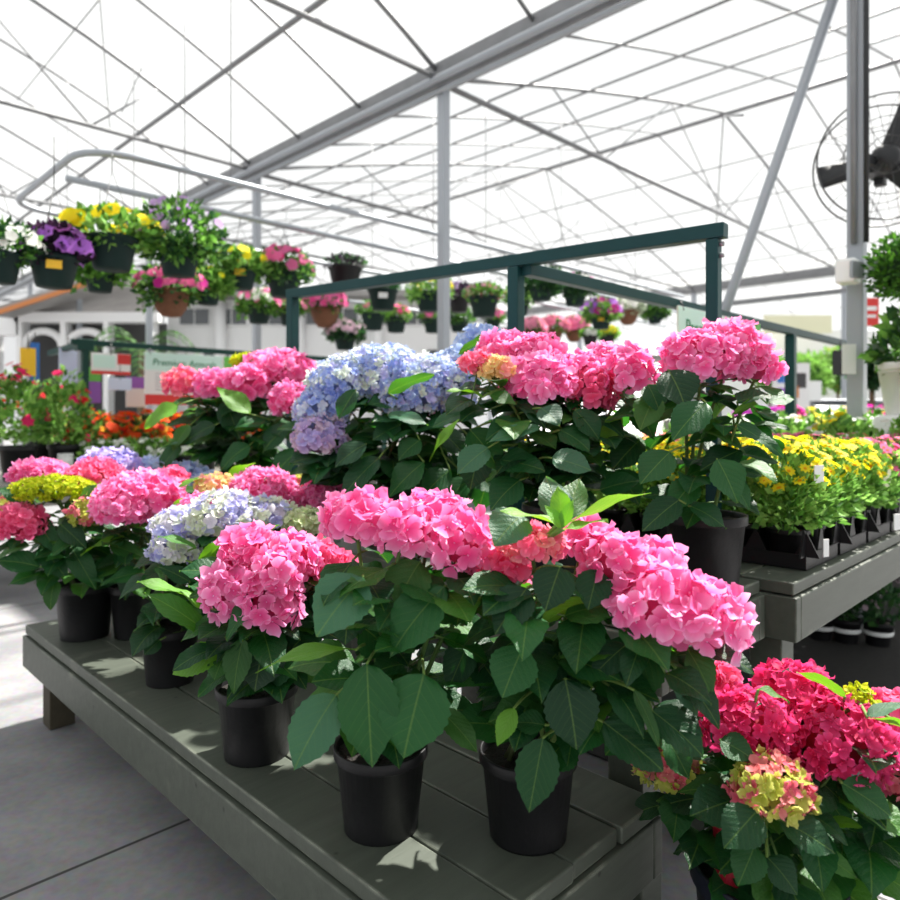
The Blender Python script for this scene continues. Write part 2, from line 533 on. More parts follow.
# long raking brace beside the near right post
strut('raking_brace', UV(1.09, SVG, GZ - .1), UV(2.59, SVG, 0), .03, 'post', 12)
# wires in the near bay
for a, b in (((100, 0, 6.2), (110, 128, 7.6)), ((99, 0, 5.6), (17, 100, 7.6)), ((142, 68, 7.0), (122, 112, 7.6))):
    strut('roof_tie_wire', P(*a), P(*b), .006, n=5)

# side walls far away
def wall(name, a, b, z0, z1, mat, label):
    mb = MB(); a, b = Vector(a), Vector(b)
    mb.add([a + Z * z0, b + Z * z0, b + Z * z1, a + Z * z1], [(0, 1, 2, 3)])
    return struct(name, mb, M[mat], label=label)
wall('wall_back', UV(24, -12), UV(24, 30), .8, GZ + .4, 'wallfilm', 'pale translucent end wall of the greenhouse')
wall('wall_right', UV(24, SVG + 2 * BAY), UV(-12, SVG + 2 * BAY), 0, GZ, 'wallfilm', 'white sheeted side wall of the greenhouse')
for i in range(9):
    su = -8 + i * 3.2
    mb = MB(); ubox(mb, su - .05, su + .05, SVG + 2 * BAY - .12, SVG + 2 * BAY - .02, 0, GZ)
    struct('wall_stud', mb, M['post'])
mb = MB(); ubox(mb, -9, 20, SVG + 2 * BAY - .14, SVG + 2 * BAY - .03, 2.35, 2.5)
struct('wall_rail', mb, M['steel'])


# ================================================================== BENCHES
def bench(name, label, su0, su1, sv0, sv1, ztop, nplank, along='u', legs=(), open_sides=(), mat='wood', fas=.125, seed=1):
    rng = random.Random(seed)
    c = UV((su0 + su1) / 2, (sv0 + sv1) / 2, 0)
    t = thing(name, label, 'bench', c)
    mb = MB()
    th = .034
    gap = .006
    if along == 'u':
        w = (sv1 - sv0 + gap) / nplank
        for i in range(nplank):
            e0, e1 = rng.uniform(-.006, .006), rng.uniform(-.008, .008)
            dz = rng.uniform(-.002, .002)
            ubox(mb, su0 + e0, su1 + e1, sv0 + i * w, sv0 + (i + 1) * w - gap, ztop - th + dz, ztop + dz)
    else:
        w = (su1 - su0 + gap) / nplank
        for i in range(nplank):
            e0, e1 = rng.uniform(-.006, .006), rng.uniform(-.006, .006)
            dz = rng.uniform(-.002, .002)
            ubox(mb, su0 + i * w, su0 + (i + 1) * w - gap, sv0 + e0, sv1 + e1, ztop - th + dz, ztop + dz)
    mb.build('tabletop', M[mat], t, smooth=False, bevel=.004)
    zt, zb = ztop - th - .005, ztop - th - fas
    ins = -.009
    def fb(a, b, c_, d, nm):
        m_ = MB(); ubox(m_, a, b, c_, d, zb, zt); m_.build(nm, M[mat], t, smooth=False, bevel=.004)
    fb(su0 + ins, su1 - ins, sv0 + ins, sv0 + ins + .036, 'side_board')
    fb(su0 + ins, su1 - ins, sv1 - ins - .036, sv1 - ins, 'side_board')
    fb(su0 + ins, su0 + ins + .036, sv0 + ins + .038, sv1 - ins - .038, 'end_board')
    fb(su1 - ins - .036, su1 - ins, sv0 + ins + .038, sv1 - ins - .038, 'end_board')
    for (a, b) in legs:
        m_ = MB(); ubox(m_, a - .045, a + .045, b - .045, b + .045, 0, zb + .09)
        m_.build('leg', M['legwood'] if ztop < .5 else M[mat], t, smooth=False, bevel=.004)
    return t

ZL, ZU = .38, .75
bench('plank_bench', 'low olive grey plank bench in front carrying the pink hydrangeas', .746, 3.10, .76, 1.372, ZL, 4, 'u',
      [(3.0, .85), (3.0, 1.28), (1.92, 1.10), (.86, 1.0), (.86, 1.28)])
bench('plank_bench', 'taller olive grey plank bench right behind the low one', .752, 3.10, 1.395, 1.95, ZU, 4, 'u',
      [(3.0, 1.46), (3.0, 1.87), (1.92, 1.46), (1.92, 1.87), (.85, 1.46), (.85, 1.87)], seed=2)
bench('plank_bench', 'long olive grey table on the right under trays of yellow flowers', .674, 2.0, 1.978, 6.6, ZU, 9, 'v',
      [(.76, 2.05), (.80, 6.5), (1.9, 2.05), (1.9, 3.5), (1.9, 5.0), (1.9, 6.5)], seed=3)
bench('plank_bench', 'grey plank table at left across the aisle under orange flowers', 5.2, 6.5, .5, 5.2, ZU, 8, 'v',
      [(5.28, .6), (5.28, 2.5), (5.28, 5.1), (6.4, .6), (6.4, 2.5), (6.4, 5.1)], mat='wood2', seed=4)


# ================================================================== GREEN FRAMES
def sq(mb, a, b, r, up=Z):
    a, b = Vector(a), Vector(b)
    d = (b - a); L = d.length; d.normalize()
    s = d.cross(up)
    if s.length < 1e-4: s = d.cross(V)
    s.normalize(); w = s.cross(d)
    box(mb, (a + b) / 2, d * (L / 2), s * r, w * r)

A_R, A_L = Vector((.82, 2.157, H + .565)), Vector((-.80, 3.56, H + .615))
B0 = Vector((.285, 2.62, H + .545)); B1 = B0 + V * 7.0
fr = thing('display_stand', 'dark teal square tube frame standing on the taller bench and right table', 'frame', (0.3, 2.6, ZU))
def part(name, mat, t, fn, smooth=False, bevel=0):
    m_ = MB(); fn(m_); return m_.build(name, mat if not isinstance(mat, str) else M[mat], t, smooth=smooth, bevel=bevel)
dAB = (A_L - A_R).normalized()
tr_ = .0225
part('top_bar', 'teal', fr, lambda m: sq(m, A_R - dAB * .03, A_L + dAB * .03, tr_), bevel=.003)
part('side_bar', 'teal', fr, lambda m: sq(m, B0, B1, tr_), bevel=.003)
def fpost(x, y, z, nm='post', r=.024, z0=ZU, mat='teal', t=None):
    return part(nm, mat, t or fr, lambda m: box(m, (x, y, (z + z0) / 2), dAB * r, dAB.cross(Z) * r, Z * ((z - z0) / 2)), bevel=.003)
p1 = fpost(A_R.x - .006, A_R.y + .004, A_R.z - .024, r=.019)
fpost(A_L.x, A_L.y, A_L.z - .024)
q = A_R.lerp(A_L, .352); fpost(q.x, q.y, q.z - .024)
q = B0 + V * (1.93 * 1.414); fpost(q.x, q.y, q.z - .024, r=.03)
q = B0 + V * 5.6; fpost(q.x, q.y, q.z - .024, r=.03)
for dz in (-.04, -.075):
    m_ = MB(); q0 = Vector((A_R.x - .006, A_R.y + .004, A_R.z + dz)); tube(m_, [q0 - dAB * .0185, q0 - dAB * .031], .008, 8)
    m_.build('bolt', M['steel'], fr)

# left-hand frame over the far table
SL = 5.92
C0 = UV(SL, 1.86, H + .57)
fl = thing('display_stand', 'dark green frame over the left table with signs hung on it', 'frame', UV(SL, 1.86, ZU))
part('top_bar', 'dgreen', fl, lambda m: sq(m, C0 - V * .1, UV(SL, 5.1, H + .57), .022), bevel=.003)
part('side_bar', 'dgreen', fl, lambda m: sq(m, C0 + U * .02, C0 + U * .9 - Z * .03, .022), bevel=.003)
part('clamp', 'dgreen', fl, lambda m: box(m, C0 - Z * .02 + U * .02, V * .06, U * .05, Z * .045), bevel=.004)
for s_ in (1.86, 4.9):
    part('post', 'dgreen', fl, lambda m: ubox(m, SL - .024, SL + .024, s_ - .024, s_ + .024, ZU, H + .57))


# ================================================================== TEXT / SIGNS
def text(body, name, mat, parent, origin, xdir, size, nrm, extrude=.001, shear=0):
    cu = bpy.data.curves.new(name, 'FONT')
    cu.body = body; cu.size = size; cu.extrude = extrude; cu.shear = shear
    cu.materials.append(M[mat])
    o0 = bpy.data.objects.new(name, cu); COL.objects.link(o0)
    bpy.context.view_layer.update()
    me = bpy.data.meshes.new_from_object(o0.evaluated_get(bpy.context.evaluated_depsgraph_get()))
    bpy.data.objects.remove(o0); bpy.data.curves.remove(cu)
    me.materials.clear(); me.materials.append(M[mat])
    o = bpy.data.objects.new(name, me); COL.objects.link(o)
    x = Vector(xdir).normalized(); z = Vector(nrm).normalized(); y = z.cross(x)
    mat4 = Matrix((x, y, z)).transposed().to_4x4()
    mat4.translation = Vector(origin) - (parent.location if parent else Vector())
    o.parent = parent; o.matrix_local = mat4
    return o

def premium_sign(label, su, sv0, sv1, ztop, hgt, first):
    c = UV(su, (sv0 + sv1) / 2, ztop - hgt)
    t = thing('hanging_sign', label, 'sign', c)
    n = -U
    part('board', 'card', t, lambda m: ubox(m, su - .004, su + .004, sv0, sv1, ztop - hgt, ztop))
    w = sv1 - sv0
    e = -.006
    part('pale_panel', 'palegreen', t, lambda m: ubox(m, su - .006, su - .004, sv0 + .002, sv0 + w * (.30 if not first else .78), ztop - hgt * (.34 if first else .98), ztop - .003))
    part('green_panel', 'greenprint', t, lambda m: ubox(m, su - .0065, su - .004, sv0 + w * .80, sv1 - .002, ztop - hgt * (.62 if first else .7), ztop - .002))
    part('red_band', 'redprint', t, lambda m: ubox(m, su - .0065, su - .004, sv0 + .002, sv0 + w * .78, ztop - hgt + .002, ztop - hgt * .8))
    text('Premium Annuals', 'lettering', 'greentext', t, UV(su - .008, sv0 + w * .07, ztop - hgt * (.245 if first else .42)), V, hgt * .18 if first else hgt * .33, n, shear=.15 if first else 0)
    if first:
        def rows(m):
            for i in range(6):
                ubox(m, su - .006, su - .004, sv0 + w * .1, sv0 + w * (.5 + .06 * ((i * 7) % 4)), ztop - hgt * (.40 + .06 * i) - .006, ztop - hgt * (.40 + .06 * i))
        part('small_print', 'greytext', t, rows)
    for f_ in (.05, .95):
        m_ = MB(); p0 = UV(su - .005, sv0 + w * f_, ztop - .02)
        tube(m_, [p0, p0 + Z * .03 + U * .002, UV((SL if first else 1.657) - .0275, sv0 + w * f_, ztop + .03)], .004, 6); m_.build('tie', M['black'], t)
    return t
premium_sign('white sign headed Premium Annuals hanging at left over orange flowers', SL - .03, sv_at(143, SL), sv_at(240, SL), H + .525, .44, True)
premium_sign('sign beginning Prem hanging on the bar behind the tall teal post', 1.657 - .042, 3.17, 4.17, H + .53, .30, False)

def card(name, label, c, xdir, w, h, mat, extra=(), cat='sign', thick=.004, drop=None):
    """hanging or standing card with printed blocks: extra = (u0,u1,v0,v1,mat,partname)"""
    x = Vector(xdir).normalized(); n = x.cross(Z)
    c = Vector(c)
    t = thing(name, label, cat, c - Z * (h / 2))
    part('board', mat, t, lambda m: box(m, c, x * (w / 2), n * thick, Z * (h / 2)))
    for (u0, u1, v0, v1, mt, nm) in extra:
        cc = c + x * ((u0 + u1) / 2 - .5) * w + Z * ((v0 + v1) / 2 - .5) * h + n * (thick + .001)
        part(nm, mt, t, lambda m: box(m, cc, x * ((u1 - u0) * w / 2), n * .001, Z * ((v1 - v0) * h / 2)))
    if drop:
        m_ = MB(); tube(m_, [c + Z * (h / 2 - .02), c + Z * (h / 2 + drop)], .005, 6); m_.build('hook', M['black'], t)
    return t

def onV(px, su, py):
    sv = sv_at(px, su); p = UV(su, sv, 0); return Vector((p.x, p.y, H + (CY - py) * p.y / FPX))
card('hanging_sign', 'white and red picture card hung left of the Premium Annuals sign', onV(111, SL - .03, 364), V, .30, .17, 'card',
     ((0, 1, 0, .16, 'redprint', 'red_band'), (.66, 1, .5, .98, 'redprint', 'red_picture'), (.05, .6, .3, .9, 'palegreen', 'panel')), drop=.08)
card('hanging_sign', 'small pale blue card hung under the white and red card', onV(120, SL - .03, 384), V, .18, .10, 'bluecard', drop=.16)
card('hanging_sign', 'narrow pale blue price card beside the left green post', onV(68, SL + .5, 365), V, .14, .28, 'bluecard', drop=.1)
card('poster_board', 'poster with green top and purple bottom behind the left post', onV(92, SL + .3, 385), V, .14, .30, 'purpleprint', ((0, 1, .6, 1, 'greenprint', 'green_panel'),))
card('poster_board', 'purple and white poster just left of the Premium Annuals sign', onV(136, SL + .3, 392), V, .17, .26, 'card', ((0, 1, .62, 1, 'purpleprint', 'purple_panel'),))
card('hanging_sign', 'yellow tag at far left above the rose bushes', onV(28, SL + .9, 362), V, .12, .24, 'yellowprint', drop=.12)
card('hanging_sign', 'blue strip tag right beside the yellow tag at far left', onV(35, SL + 1.0, 362), V, .07, .34, 'blueprint', drop=.1)
card('price_tag', 'black square tag hanging from the side bar near the grey post', B0 + V * 3.56 + Vector((.04, -.04, -.165)), Vector((1, .2, 0)), .13, .18, 'black', drop=.075)
card('hanging_tag', 'white slanted tag fixed to the front of the right grey post', P(849, 359, 3.845), Vector((1, -.12, 0)), .072, .165, 'card', thick=.002)


# ================================================================== HYDRANGEA KIT
PAL = {
    'pink': [(lin(255, 178, 222), lin(240, 84, 162)), (lin(254, 162, 212), lin(236, 70, 150)), (lin(255, 192, 228), lin(246, 108, 178))],
    'hot': [(lin(250, 128, 174), lin(230, 60, 120)), (lin(252, 144, 182), lin(236, 76, 130))],
    'coral': [(lin(252, 150, 178), lin(240, 92, 136)), (lin(252, 172, 178), lin(242, 122, 140)), (lin(248, 134, 166), lin(232, 84, 128))],
    'crimson': [(lin(240, 84, 150), lin(204, 28, 92)), (lin(244, 104, 164), lin(214, 40, 106)), (lin(232, 68, 132), lin(196, 22, 80))],
    'blue': [(lin(214, 226, 250), lin(164, 184, 238)), (lin(226, 234, 248), lin(186, 204, 240)), (lin(236, 240, 244), lin(214, 224, 236)), (lin(196, 212, 248), lin(142, 164, 232)), (lin(234, 240, 230), lin(214, 224, 206)), (lin(224, 222, 248), lin(190, 190, 238))],
    'lav': [(lin(216, 208, 246), lin(176, 168, 232)), (lin(228, 218, 246), lin(198, 184, 232)), (lin(206, 200, 240), lin(166, 158, 228))],
    'lavwhite': [(lin(222, 222, 246), lin(180, 184, 234)), (lin(236, 240, 226), lin(216, 224, 190)), (lin(210, 206, 244), lin(172, 170, 230)), (lin(242, 238, 244), lin(224, 220, 232)), (lin(240, 242, 234), lin(222, 228, 204))],
    'mauve': [(lin(226, 204, 236), lin(192, 164, 218)), (lin(214, 206, 242), lin(180, 172, 228)), (lin(232, 214, 226), lin(208, 182, 204))],
    'whitegreen': [(lin(226, 232, 206), lin(196, 210, 150)), (lin(214, 222, 190), lin(180, 198, 130))],
    'lime': [(lin(206, 214, 40), lin(170, 190, 20)), (lin(190, 204, 36), lin(150, 176, 16)), (lin(220, 220, 60), lin(190, 196, 30))],
    'greenpink': [(lin(216, 216, 130), lin(190, 196, 80)), (lin(240, 130, 150), lin(220, 84, 112)), (lin(242, 160, 160), lin(224, 124, 124)), (lin(204, 212, 112), lin(176, 192, 66))],
    'yellowcoral': [(lin(252, 236, 176), lin(246, 220, 140)), (lin(252, 186, 176), lin(244, 150, 146)), (lin(250, 222, 160), lin(242, 196, 130))],
    'ltblue': [(lin(216, 230, 252), lin(184, 206, 246)), (lin(230, 238, 250), lin(204, 220, 244)), (lin(204, 220, 250), lin(168, 192, 242))],
}


def floret(mb, c, n, s, spin, cols, rng, npet=4, cup=.25, pointy=0.0):
    n = n.normalized()
    x = n.orthogonal().normalized(); y = n.cross(x)
    edge, core = cols
    rows = (0.06, .40, .75, 1.0)
    wid = (.08, .44, .54, .30) if pointy == 0 else (.08, .40, .40, .04)
    lat = (-1, -.5, 0, .5, 1)
    for k in range(npet):
        a = spin + 2 * pi * k / npet
        d = x * cos(a) + y * sin(a); sd = n.cross(d)
        ss = s * rng.uniform(.88, 1.1)
        cu = cup * rng.uniform(.3, 1.5)
        tw = rng.uniform(-.22, .22)
        pit = rng.uniform(-.12, .42)
        vs, cs = [], []
        for ri, t in enumerate(rows):
            for l in lat:
                r = t * ss * (1 - .10 * l * l * (1 if ri == 3 else .3))
                w = wid[ri] * ss * l
                h = ss * (cu * t * t * .6 + pit * t - .10 * t + .16 * l * l * t + tw * l * t) + .0025 * (k % 2)
                vs.append(c + d * r + sd * w + n * h)
                f = min(1.15, (t * .72 + abs(l) * .38 * t) ** 1.5)
                cs.append(tuple(core[i] + (edge[i] - core[i]) * f for i in range(3)))
        fs = []
        for ri in range(3):
            for li in range(4):
                q = ri * 5 + li
                fs.append((q, q + 1, q + 6, q + 5))
        mb.add(vs, fs, cs)
    # tiny centre bead
    vs = [c + x * s * .09 + n * s * .06, c + y * s * .09 + n * s * .06, c - x * s * .09 + n * s * .06, c - y * s * .09 + n * s * .06, c + n * s * .14]
    mb.add(vs, [(0, 1, 4), (1, 2, 4), (2, 3, 4), (3, 0, 4)], tuple(min(1, e * 1.15 + .04) for e in edge))


def head_mesh(c, rx, ry, rz, kind, seed, fsize=.021, dens=1.0, low=-.35, axis=None):
    rng = random.Random(seed)
    mb = MB()
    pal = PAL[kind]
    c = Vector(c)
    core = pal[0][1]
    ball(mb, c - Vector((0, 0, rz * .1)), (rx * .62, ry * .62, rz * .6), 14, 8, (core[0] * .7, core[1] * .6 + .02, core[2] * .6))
    area = 4 * pi * ((rx * ry) ** 1.6 / 3 + (rx * rz) ** 1.6 / 3 + (ry * rz) ** 1.6 / 3) ** (1 / 1.6)
    N = int(max(20, dens * area / (fsize * fsize * 1.75)))
    ga = pi * (3 - sqrt(5))
    pointy = 1.0 if kind in ('crimson', 'greenpink', 'blue', 'lime') else 0.0
    for i in range(N):
        zz = 1 - (i + .5) / N * (1 - low)
        r = sqrt(max(0, 1 - zz * zz)); a = i * ga + rng.uniform(-.2, .2)
        d = Vector((r * cos(a), r * sin(a), zz))
        lump = 1 + .05 * sin(a * 3 + seed) + .05 * sin(zz * 6 + seed * 2)
        k = rng.uniform(.86, 1.03) * lump
        p = c + Vector((d.x * rx * k, d.y * ry * k, d.z * rz * k))
        n = Vector((d.x / rx, d.y / ry, d.z / rz)).normalized()
        n = n + Vector((rng.uniform(-.42, .42), rng.uniform(-.42, .42), rng.uniform(-.3, .42)))
        e, q = pal[rng.randrange(len(pal))]
        b = rng.uniform(.86, 1.1)
        floret(mb, p, n, fsize * rng.uniform(.85, 1.2), rng.uniform(0, 6.28), (tuple(min(1, x * b) for x in e), tuple(min(1, x * b) for x in q)), rng, cup=rng.uniform(.1, .6), pointy=pointy)
    return mb


DARK = [(.012, .074, .022), (.009, .054, .018), (.017, .090, .024), (.008, .046, .017)]
MIDG = [(.034, .115, .022), (.045, .14, .025), (.028, .10, .022)]
YOUNG_BACKLIT = [(.10, .25, .025), (.085, .22, .022), (.125, .28, .03)]  # lime of young leaves, also paints backlit brightness into other leaves
GRN = {'d': DARK, 'm': MIDG, 'y': YOUNG_BACKLIT, 'p': [(.045, .135, .075), (.04, .12, .065)]}  # 'p' is paler: sky sheen put into the leaf colour


def leaf(mb, base, tip, nh, width, rng, tone='d', droop=.10, fold=.16, nl=14, curl=0.0):
    base, tip = Vector(base), Vector(tip)
    ax = tip - base; L = ax.length
    if L < 1e-5: return
    d = ax / L
    nh = Vector(nh)
    s = d.cross(nh)
    if s.length < 1e-4: s = d.orthogonal()
    s.normalize(); n = s.cross(d).normalized()
    col = GRN[tone][rng.randrange(len(GRN[tone]))]
    b = rng.uniform(.85, 1.2); col = tuple(c * b for c in col)
    lat = (-1, -.7, -.35, 0, .35, .7, 1)
    vs, uv, fs = [], [], []
    wav = rng.uniform(0, 6.28); wa = rng.uniform(.015, .05)
    for i in range(nl + 1):
        t = i / nl
        w = (sin(pi * min(1, t ** .78)) ** .8) if 0 < t < 1 else 0.0
        w = w * (1 - .25 * max(0, t - .72) / .28) if t < 1 else 0
        w *= width / 2
        for l in lat:
            ww = w
            if abs(l) == 1 and 0 < i < nl: ww = w * (1.0 + (.06 if i % 2 else -.02))
            h = abs(l) * w * fold * (1 - .4 * abs(l)) * 2 + droop * L * (4 * t * (1 - t)) * .6 - droop * L * t * t * .35
            h += wa * L * sin(t * 9 + wav + l * 1.5) * abs(l) - curl * L * t * t * t
            vs.append(base + d * (L * t) + s * (l * ww) + n * h)
            uv.append((l * (w / (width / 2) if width else 0), t))
    m = len(lat)
    for i in range(nl):
        for j in range(m - 1):
            q = i * m + j
            fs.append((q, q + 1, q + m + 1, q + m))
    mb.add(vs, fs, col, uv)


def pot_mesh(r, h, taper=.78):
    mb = MB()
    rb = r * taper
    pr = [(0, .006), (rb * .85, .006), (rb, 0), (rb * 1.0, .004), (rb + (r * .955 - rb) * .86, h * .86), (r * .985, h * .865), (r, h * .88), (r, h * .985), (r * .99, h), (r * .95, h), (r * .93, h * .985), (r * .92, h * .86), (rb * .9, .03)]
    lathe(mb, pr, (0, 0, 0), 40)
    return mb


def bez(a, b, c, n=8):
    return [a * ((1 - t) ** 2) + b * (2 * t * (1 - t)) + c * (t * t) for t in [i / n for i in range(n + 1)]]


def hydrangea(label, base, pr, ph, heads, leaves=(), seed=0, fill=24, lean=.0, group='potted hydrangeas on the benches', potmat='pot', leafscale=1.0, extra=None):
    """heads: (px, py, Y, wpx, hpx, palette[, floret size]); leaves: (bx,by,tx,ty,wpx,tone,Y[,dY tip])"""
    rng = random.Random(seed)
    base = Vector(base)
    t = thing('potted_hydrangea', label, 'potted plant', base, group)
    m_ = pot_mesh(pr, ph); m_.v = [Vector(v) + base for v in m_.v]
    pot = m_.build('pot', M[potmat], t)
    m_ = MB(); disc(m_, base + Z * (ph * .90), pr * .925, 24, rng=rng, bump=.004)
    m_.build('soil', M['soil'], pot, origin=base)
    top = base + Z * (ph * .9)
    stems = MB(); fol = MB()
    spts = []
    cen = Vector((0, 0, 0))
    hs = []
    for hd in heads:
        px, py, y, w, h, kind = hd[:6]
        fs = hd[6] if len(hd) > 6 else .0215
        c = P(px, py, y)
        fs *= .98 if y < 1.5 else .9
        rx, rz = max(.01, w * y / FPX / 2 - fs * .35), max(.01, h * y / FPX / 2 - fs * .35)
        ry = min(rx, max(rz, rx * .85))
        hs.append((c, rx, ry, rz, kind, fs))
        cen += c
    cen = cen / max(1, len(hs))
    for i, (c, rx, ry, rz, kind, fs) in enumerate(hs):
        hm = head_mesh(c, rx, ry, rz, kind, seed * 31 + i, fs, low=-.55)
        o = hm.build('flower_head', M['petal'], t)
        o['label'] = {'pink': 'pink flower head', 'hot': 'rose pink flower head', 'coral': 'coral pink flower head', 'crimson': 'deep crimson pink flower head', 'blue': 'pale blue flower head',
                      'lav': 'lavender flower head', 'lavwhite': 'lavender and white flower head', 'mauve': 'mauve flower head', 'whitegreen': 'greenish white flower head', 'lime': 'lime green unopened flower head',
                      'greenpink': 'green and pink half opened flower head', 'yellowcoral': 'yellow and coral opening flower head', 'ltblue': 'light blue flower head'}[kind]
        a0 = rng.uniform(0, 6.28)
        s0 = top + Vector((cos(a0), sin(a0), 0)) * pr * .45
        hb = c - Z * (rz * .55)
        midp = Vector((s0.x * .6 + hb.x * .4, s0.y * .6 + hb.y * .4, s0.z * .35 + hb.z * .65))
        pts = bez(s0, midp, hb, 9)
        scol = rng.choice([(.09, .17, .045), (.12, .2, .05), (.10, .12, .05)])
        tube(stems, pts, [.0055 - .0002 * k for k in range(10)], 6, scol)
        spts += [(p, k / 9) for k, p in enumerate(pts)]
        for q in range(5):   # peduncle spray under the head
            a = rng.uniform(0, 6.28)
            tube(stems, [hb - Z * .012, hb + Vector((cos(a) * rx * .6, sin(a) * ry * .6, rz * .25))], [.003, .0015], 5, scol)
        # opposite leaf pairs up the stem
        for f in (.42, .62, .80, .93):
            p = pts[0].lerp(pts[-1], 0) if False else pts[min(9, int(f * 9))]
            a = rng.uniform(0, 6.28)
            for sgn in (0, pi):
                dd = Vector((cos(a + sgn), sin(a + sgn), rng.uniform(-.35, .25)))
                # keep leaves from poking above their own flower head
                L = rng.uniform(.085, .135) * leafscale * (1 if f < .9 else .8)
                b = p + dd * .028
                tp = b + dd * L - Z * rng.uniform(.0, .05)
                nn = Vector((-.25 * dd.x, -.25 * dd.y - .25, 1))
                tube(stems, [p, b], [.003, .0022], 5, scol)
                leaf(fol, b, tp, nn, L * rng.uniform(.6, .72), rng, 'd' if rng.random() < .72 else 'm', nl=10, droop=rng.uniform(.05, .2))
    # filling leaves around the crown, on petioles from the nearest stem
    if hs:
        zlo, zhi = top.z + .02, min(c.z - rz * .5 for (c, rx, ry, rz, k_, f_) in hs)
        for i in range(fill):
            c = hs[rng.randrange(len(hs))][0]
            f = rng.uniform(.15, .95)
            p = top.lerp(Vector((c.x, c.y, max(zlo + .02, c.z - .05))), f)
            a = rng.uniform(0, 6.28)
            dd = Vector((cos(a), sin(a) - .25, rng.uniform(-.5, .3))).normalized()
            b = p + dd * rng.uniform(.03, .07)
            L = rng.uniform(.08, .14) * leafscale
            tp = b + dd * L
            if tp.z < base.z + ph * .55: tp.z = base.z + ph * .55 + rng.uniform(0, .05)
            q = min(spts, key=lambda s: (s[0] - b).length)[0]
            tube(stems, [q, b], [.003, .002], 5, (.10, .18, .05))
            leaf(fol, b, tp, Vector((dd.x * .3, dd.y * .3 - .45, .8)), L * rng.uniform(.6, .72), rng, 'd' if rng.random() < .8 else 'm', nl=10, droop=rng.uniform(.05, .2))
    # the leaves that stand out one by one
    for lf in leaves:
        bx, by, tx, ty, w, tone, y = lf[:7]
        dy = lf[7] if len(lf) > 7 else -.03
        face = lf[8] if len(lf) > 8 else (0, -.62, .78)
        b, tp = P(bx, by, y), P(tx, ty, y + dy)
        q = min(spts, key=lambda s: (s[0] - b - Vector((0, .04, -.03))).length)[0] if spts else top
        m1 = (q + b) / 2 + Z * .008
        tube(stems, bez(q, m1, b, 4), [.0035, .0032, .003, .0027, .0024], 6, (.16, .26, .06))
        leaf(fol, b, tp, Vector(face), w * y / FPX, rng, tone, nl=18, droop=rng.uniform(.05, .12), fold=.14)
    stems.build('stem', M['stem'], t)
    fol.build('foliage', M['leaf'], t)
    if extra: extra(t, base)
    return t


def on(px, y, z):
    return Vector(((px - CX) * y / FPX, y, z))

UPF = (0, -.15, 1)     # leaf seen edge-on from the front, lit from above
BK = (0, .55, .85)     # leaf tipped away, underside glowing

# ---- lower bench, left to right
hydrangea('pink hydrangea with a lime bud head, last pot at the far bench end', on(85, 2.60, ZL), .105, .20, [
    (40, 473, 2.72, 56, 26, 'pink', .022), (55, 489, 2.5, 74, 28, 'lime', .014), (97, 477, 2.66, 58, 36, 'hot', .024), (18, 524, 2.42, 54, 40, 'hot', .026), (3, 508, 2.56, 30, 24, 'greenpink', .02), (88, 514, 2.42, 36, 36, 'greenpink', .02)],
    [(26, 500, -2, 488, 20, 'd', 2.5), (60, 498, 32, 487, 11, 'p', 2.42, .02, UPF), (74, 508, 101, 482, 16, 'm', 2.44), (60, 524, 87, 549, 20, 'd', 2.4), (40, 567, -5, 560, 26, 'd', 2.4), (124, 537, 80, 554, 16, 'y', 2.38, -.03, UPF), (55, 580, 50, 610, 18, 'm', 2.44), (40, 545, 68, 580, 22, 'd', 2.45), (30, 512, 60, 555, 20, 'd', 2.46), (70, 545, 96, 590, 22, 'd', 2.44)],
    seed=11, fill=26)
hydrangea('hydrangea with a broad bright pink head left of the lavender one', on(136, 2.62, ZL), .095, .19, [
    (123, 506, 2.36, 62, 54, 'pink', .027), (154, 500, 2.42, 60, 54, 'pink', .027), (140, 490, 2.48, 60, 40, 'pink', .027), (171, 478, 2.62, 34, 22, 'hot', .02)],
    [(145, 572, 100, 584, 18, 'd', 2.4), (110, 545, 150, 560, 18, 'm', 2.4), (150, 545, 178, 570, 20, 'd', 2.4), (130, 560, 125, 600, 20, 'd', 2.44)], seed=12, fill=26)
hydrangea('lavender blue hydrangea low at the back of the bench at far left', on(165, 2.92, ZL), .095, .19, [
    (110, 464, 2.86, 58, 32, 'lav', .024), (150, 470, 2.92, 48, 26, 'ltblue', .022), (184, 474, 2.94, 46, 24, 'ltblue', .022), (206, 482, 2.9, 34, 22, 'ltblue', .02)], seed=13, fill=20)
hydrangea('lavender and white hydrangea in a small black pot, leaves over the pot', on(170, 2.16, ZL), .088, .17, [
    (182, 527, 2.12, 62, 40, 'lavwhite', .021), (223, 516, 2.12, 76, 48, 'lavwhite', .022), (264, 517, 2.16, 60, 42, 'lavwhite', .022), (305, 522, 2.14, 46, 28, 'whitegreen', .018), (174, 550, 2.06, 48, 34, 'lavwhite', .02), (204, 508, 2.2, 50, 32, 'pink', .02)],
    [(196, 548, 158, 536, 20, 'm', 2.0, -.03, UPF), (200, 566, 226, 540, 22, 'y', 1.98, .02, BK), (205, 590, 232, 555, 22, 'm', 1.96, .02), (250, 540, 280, 524, 16, 'y', 2.0, .02, BK), (190, 582, 158, 566, 18, 'd', 2.0), (160, 640, 144, 655, 20, 'd', 2.05)], seed=14, fill=24)
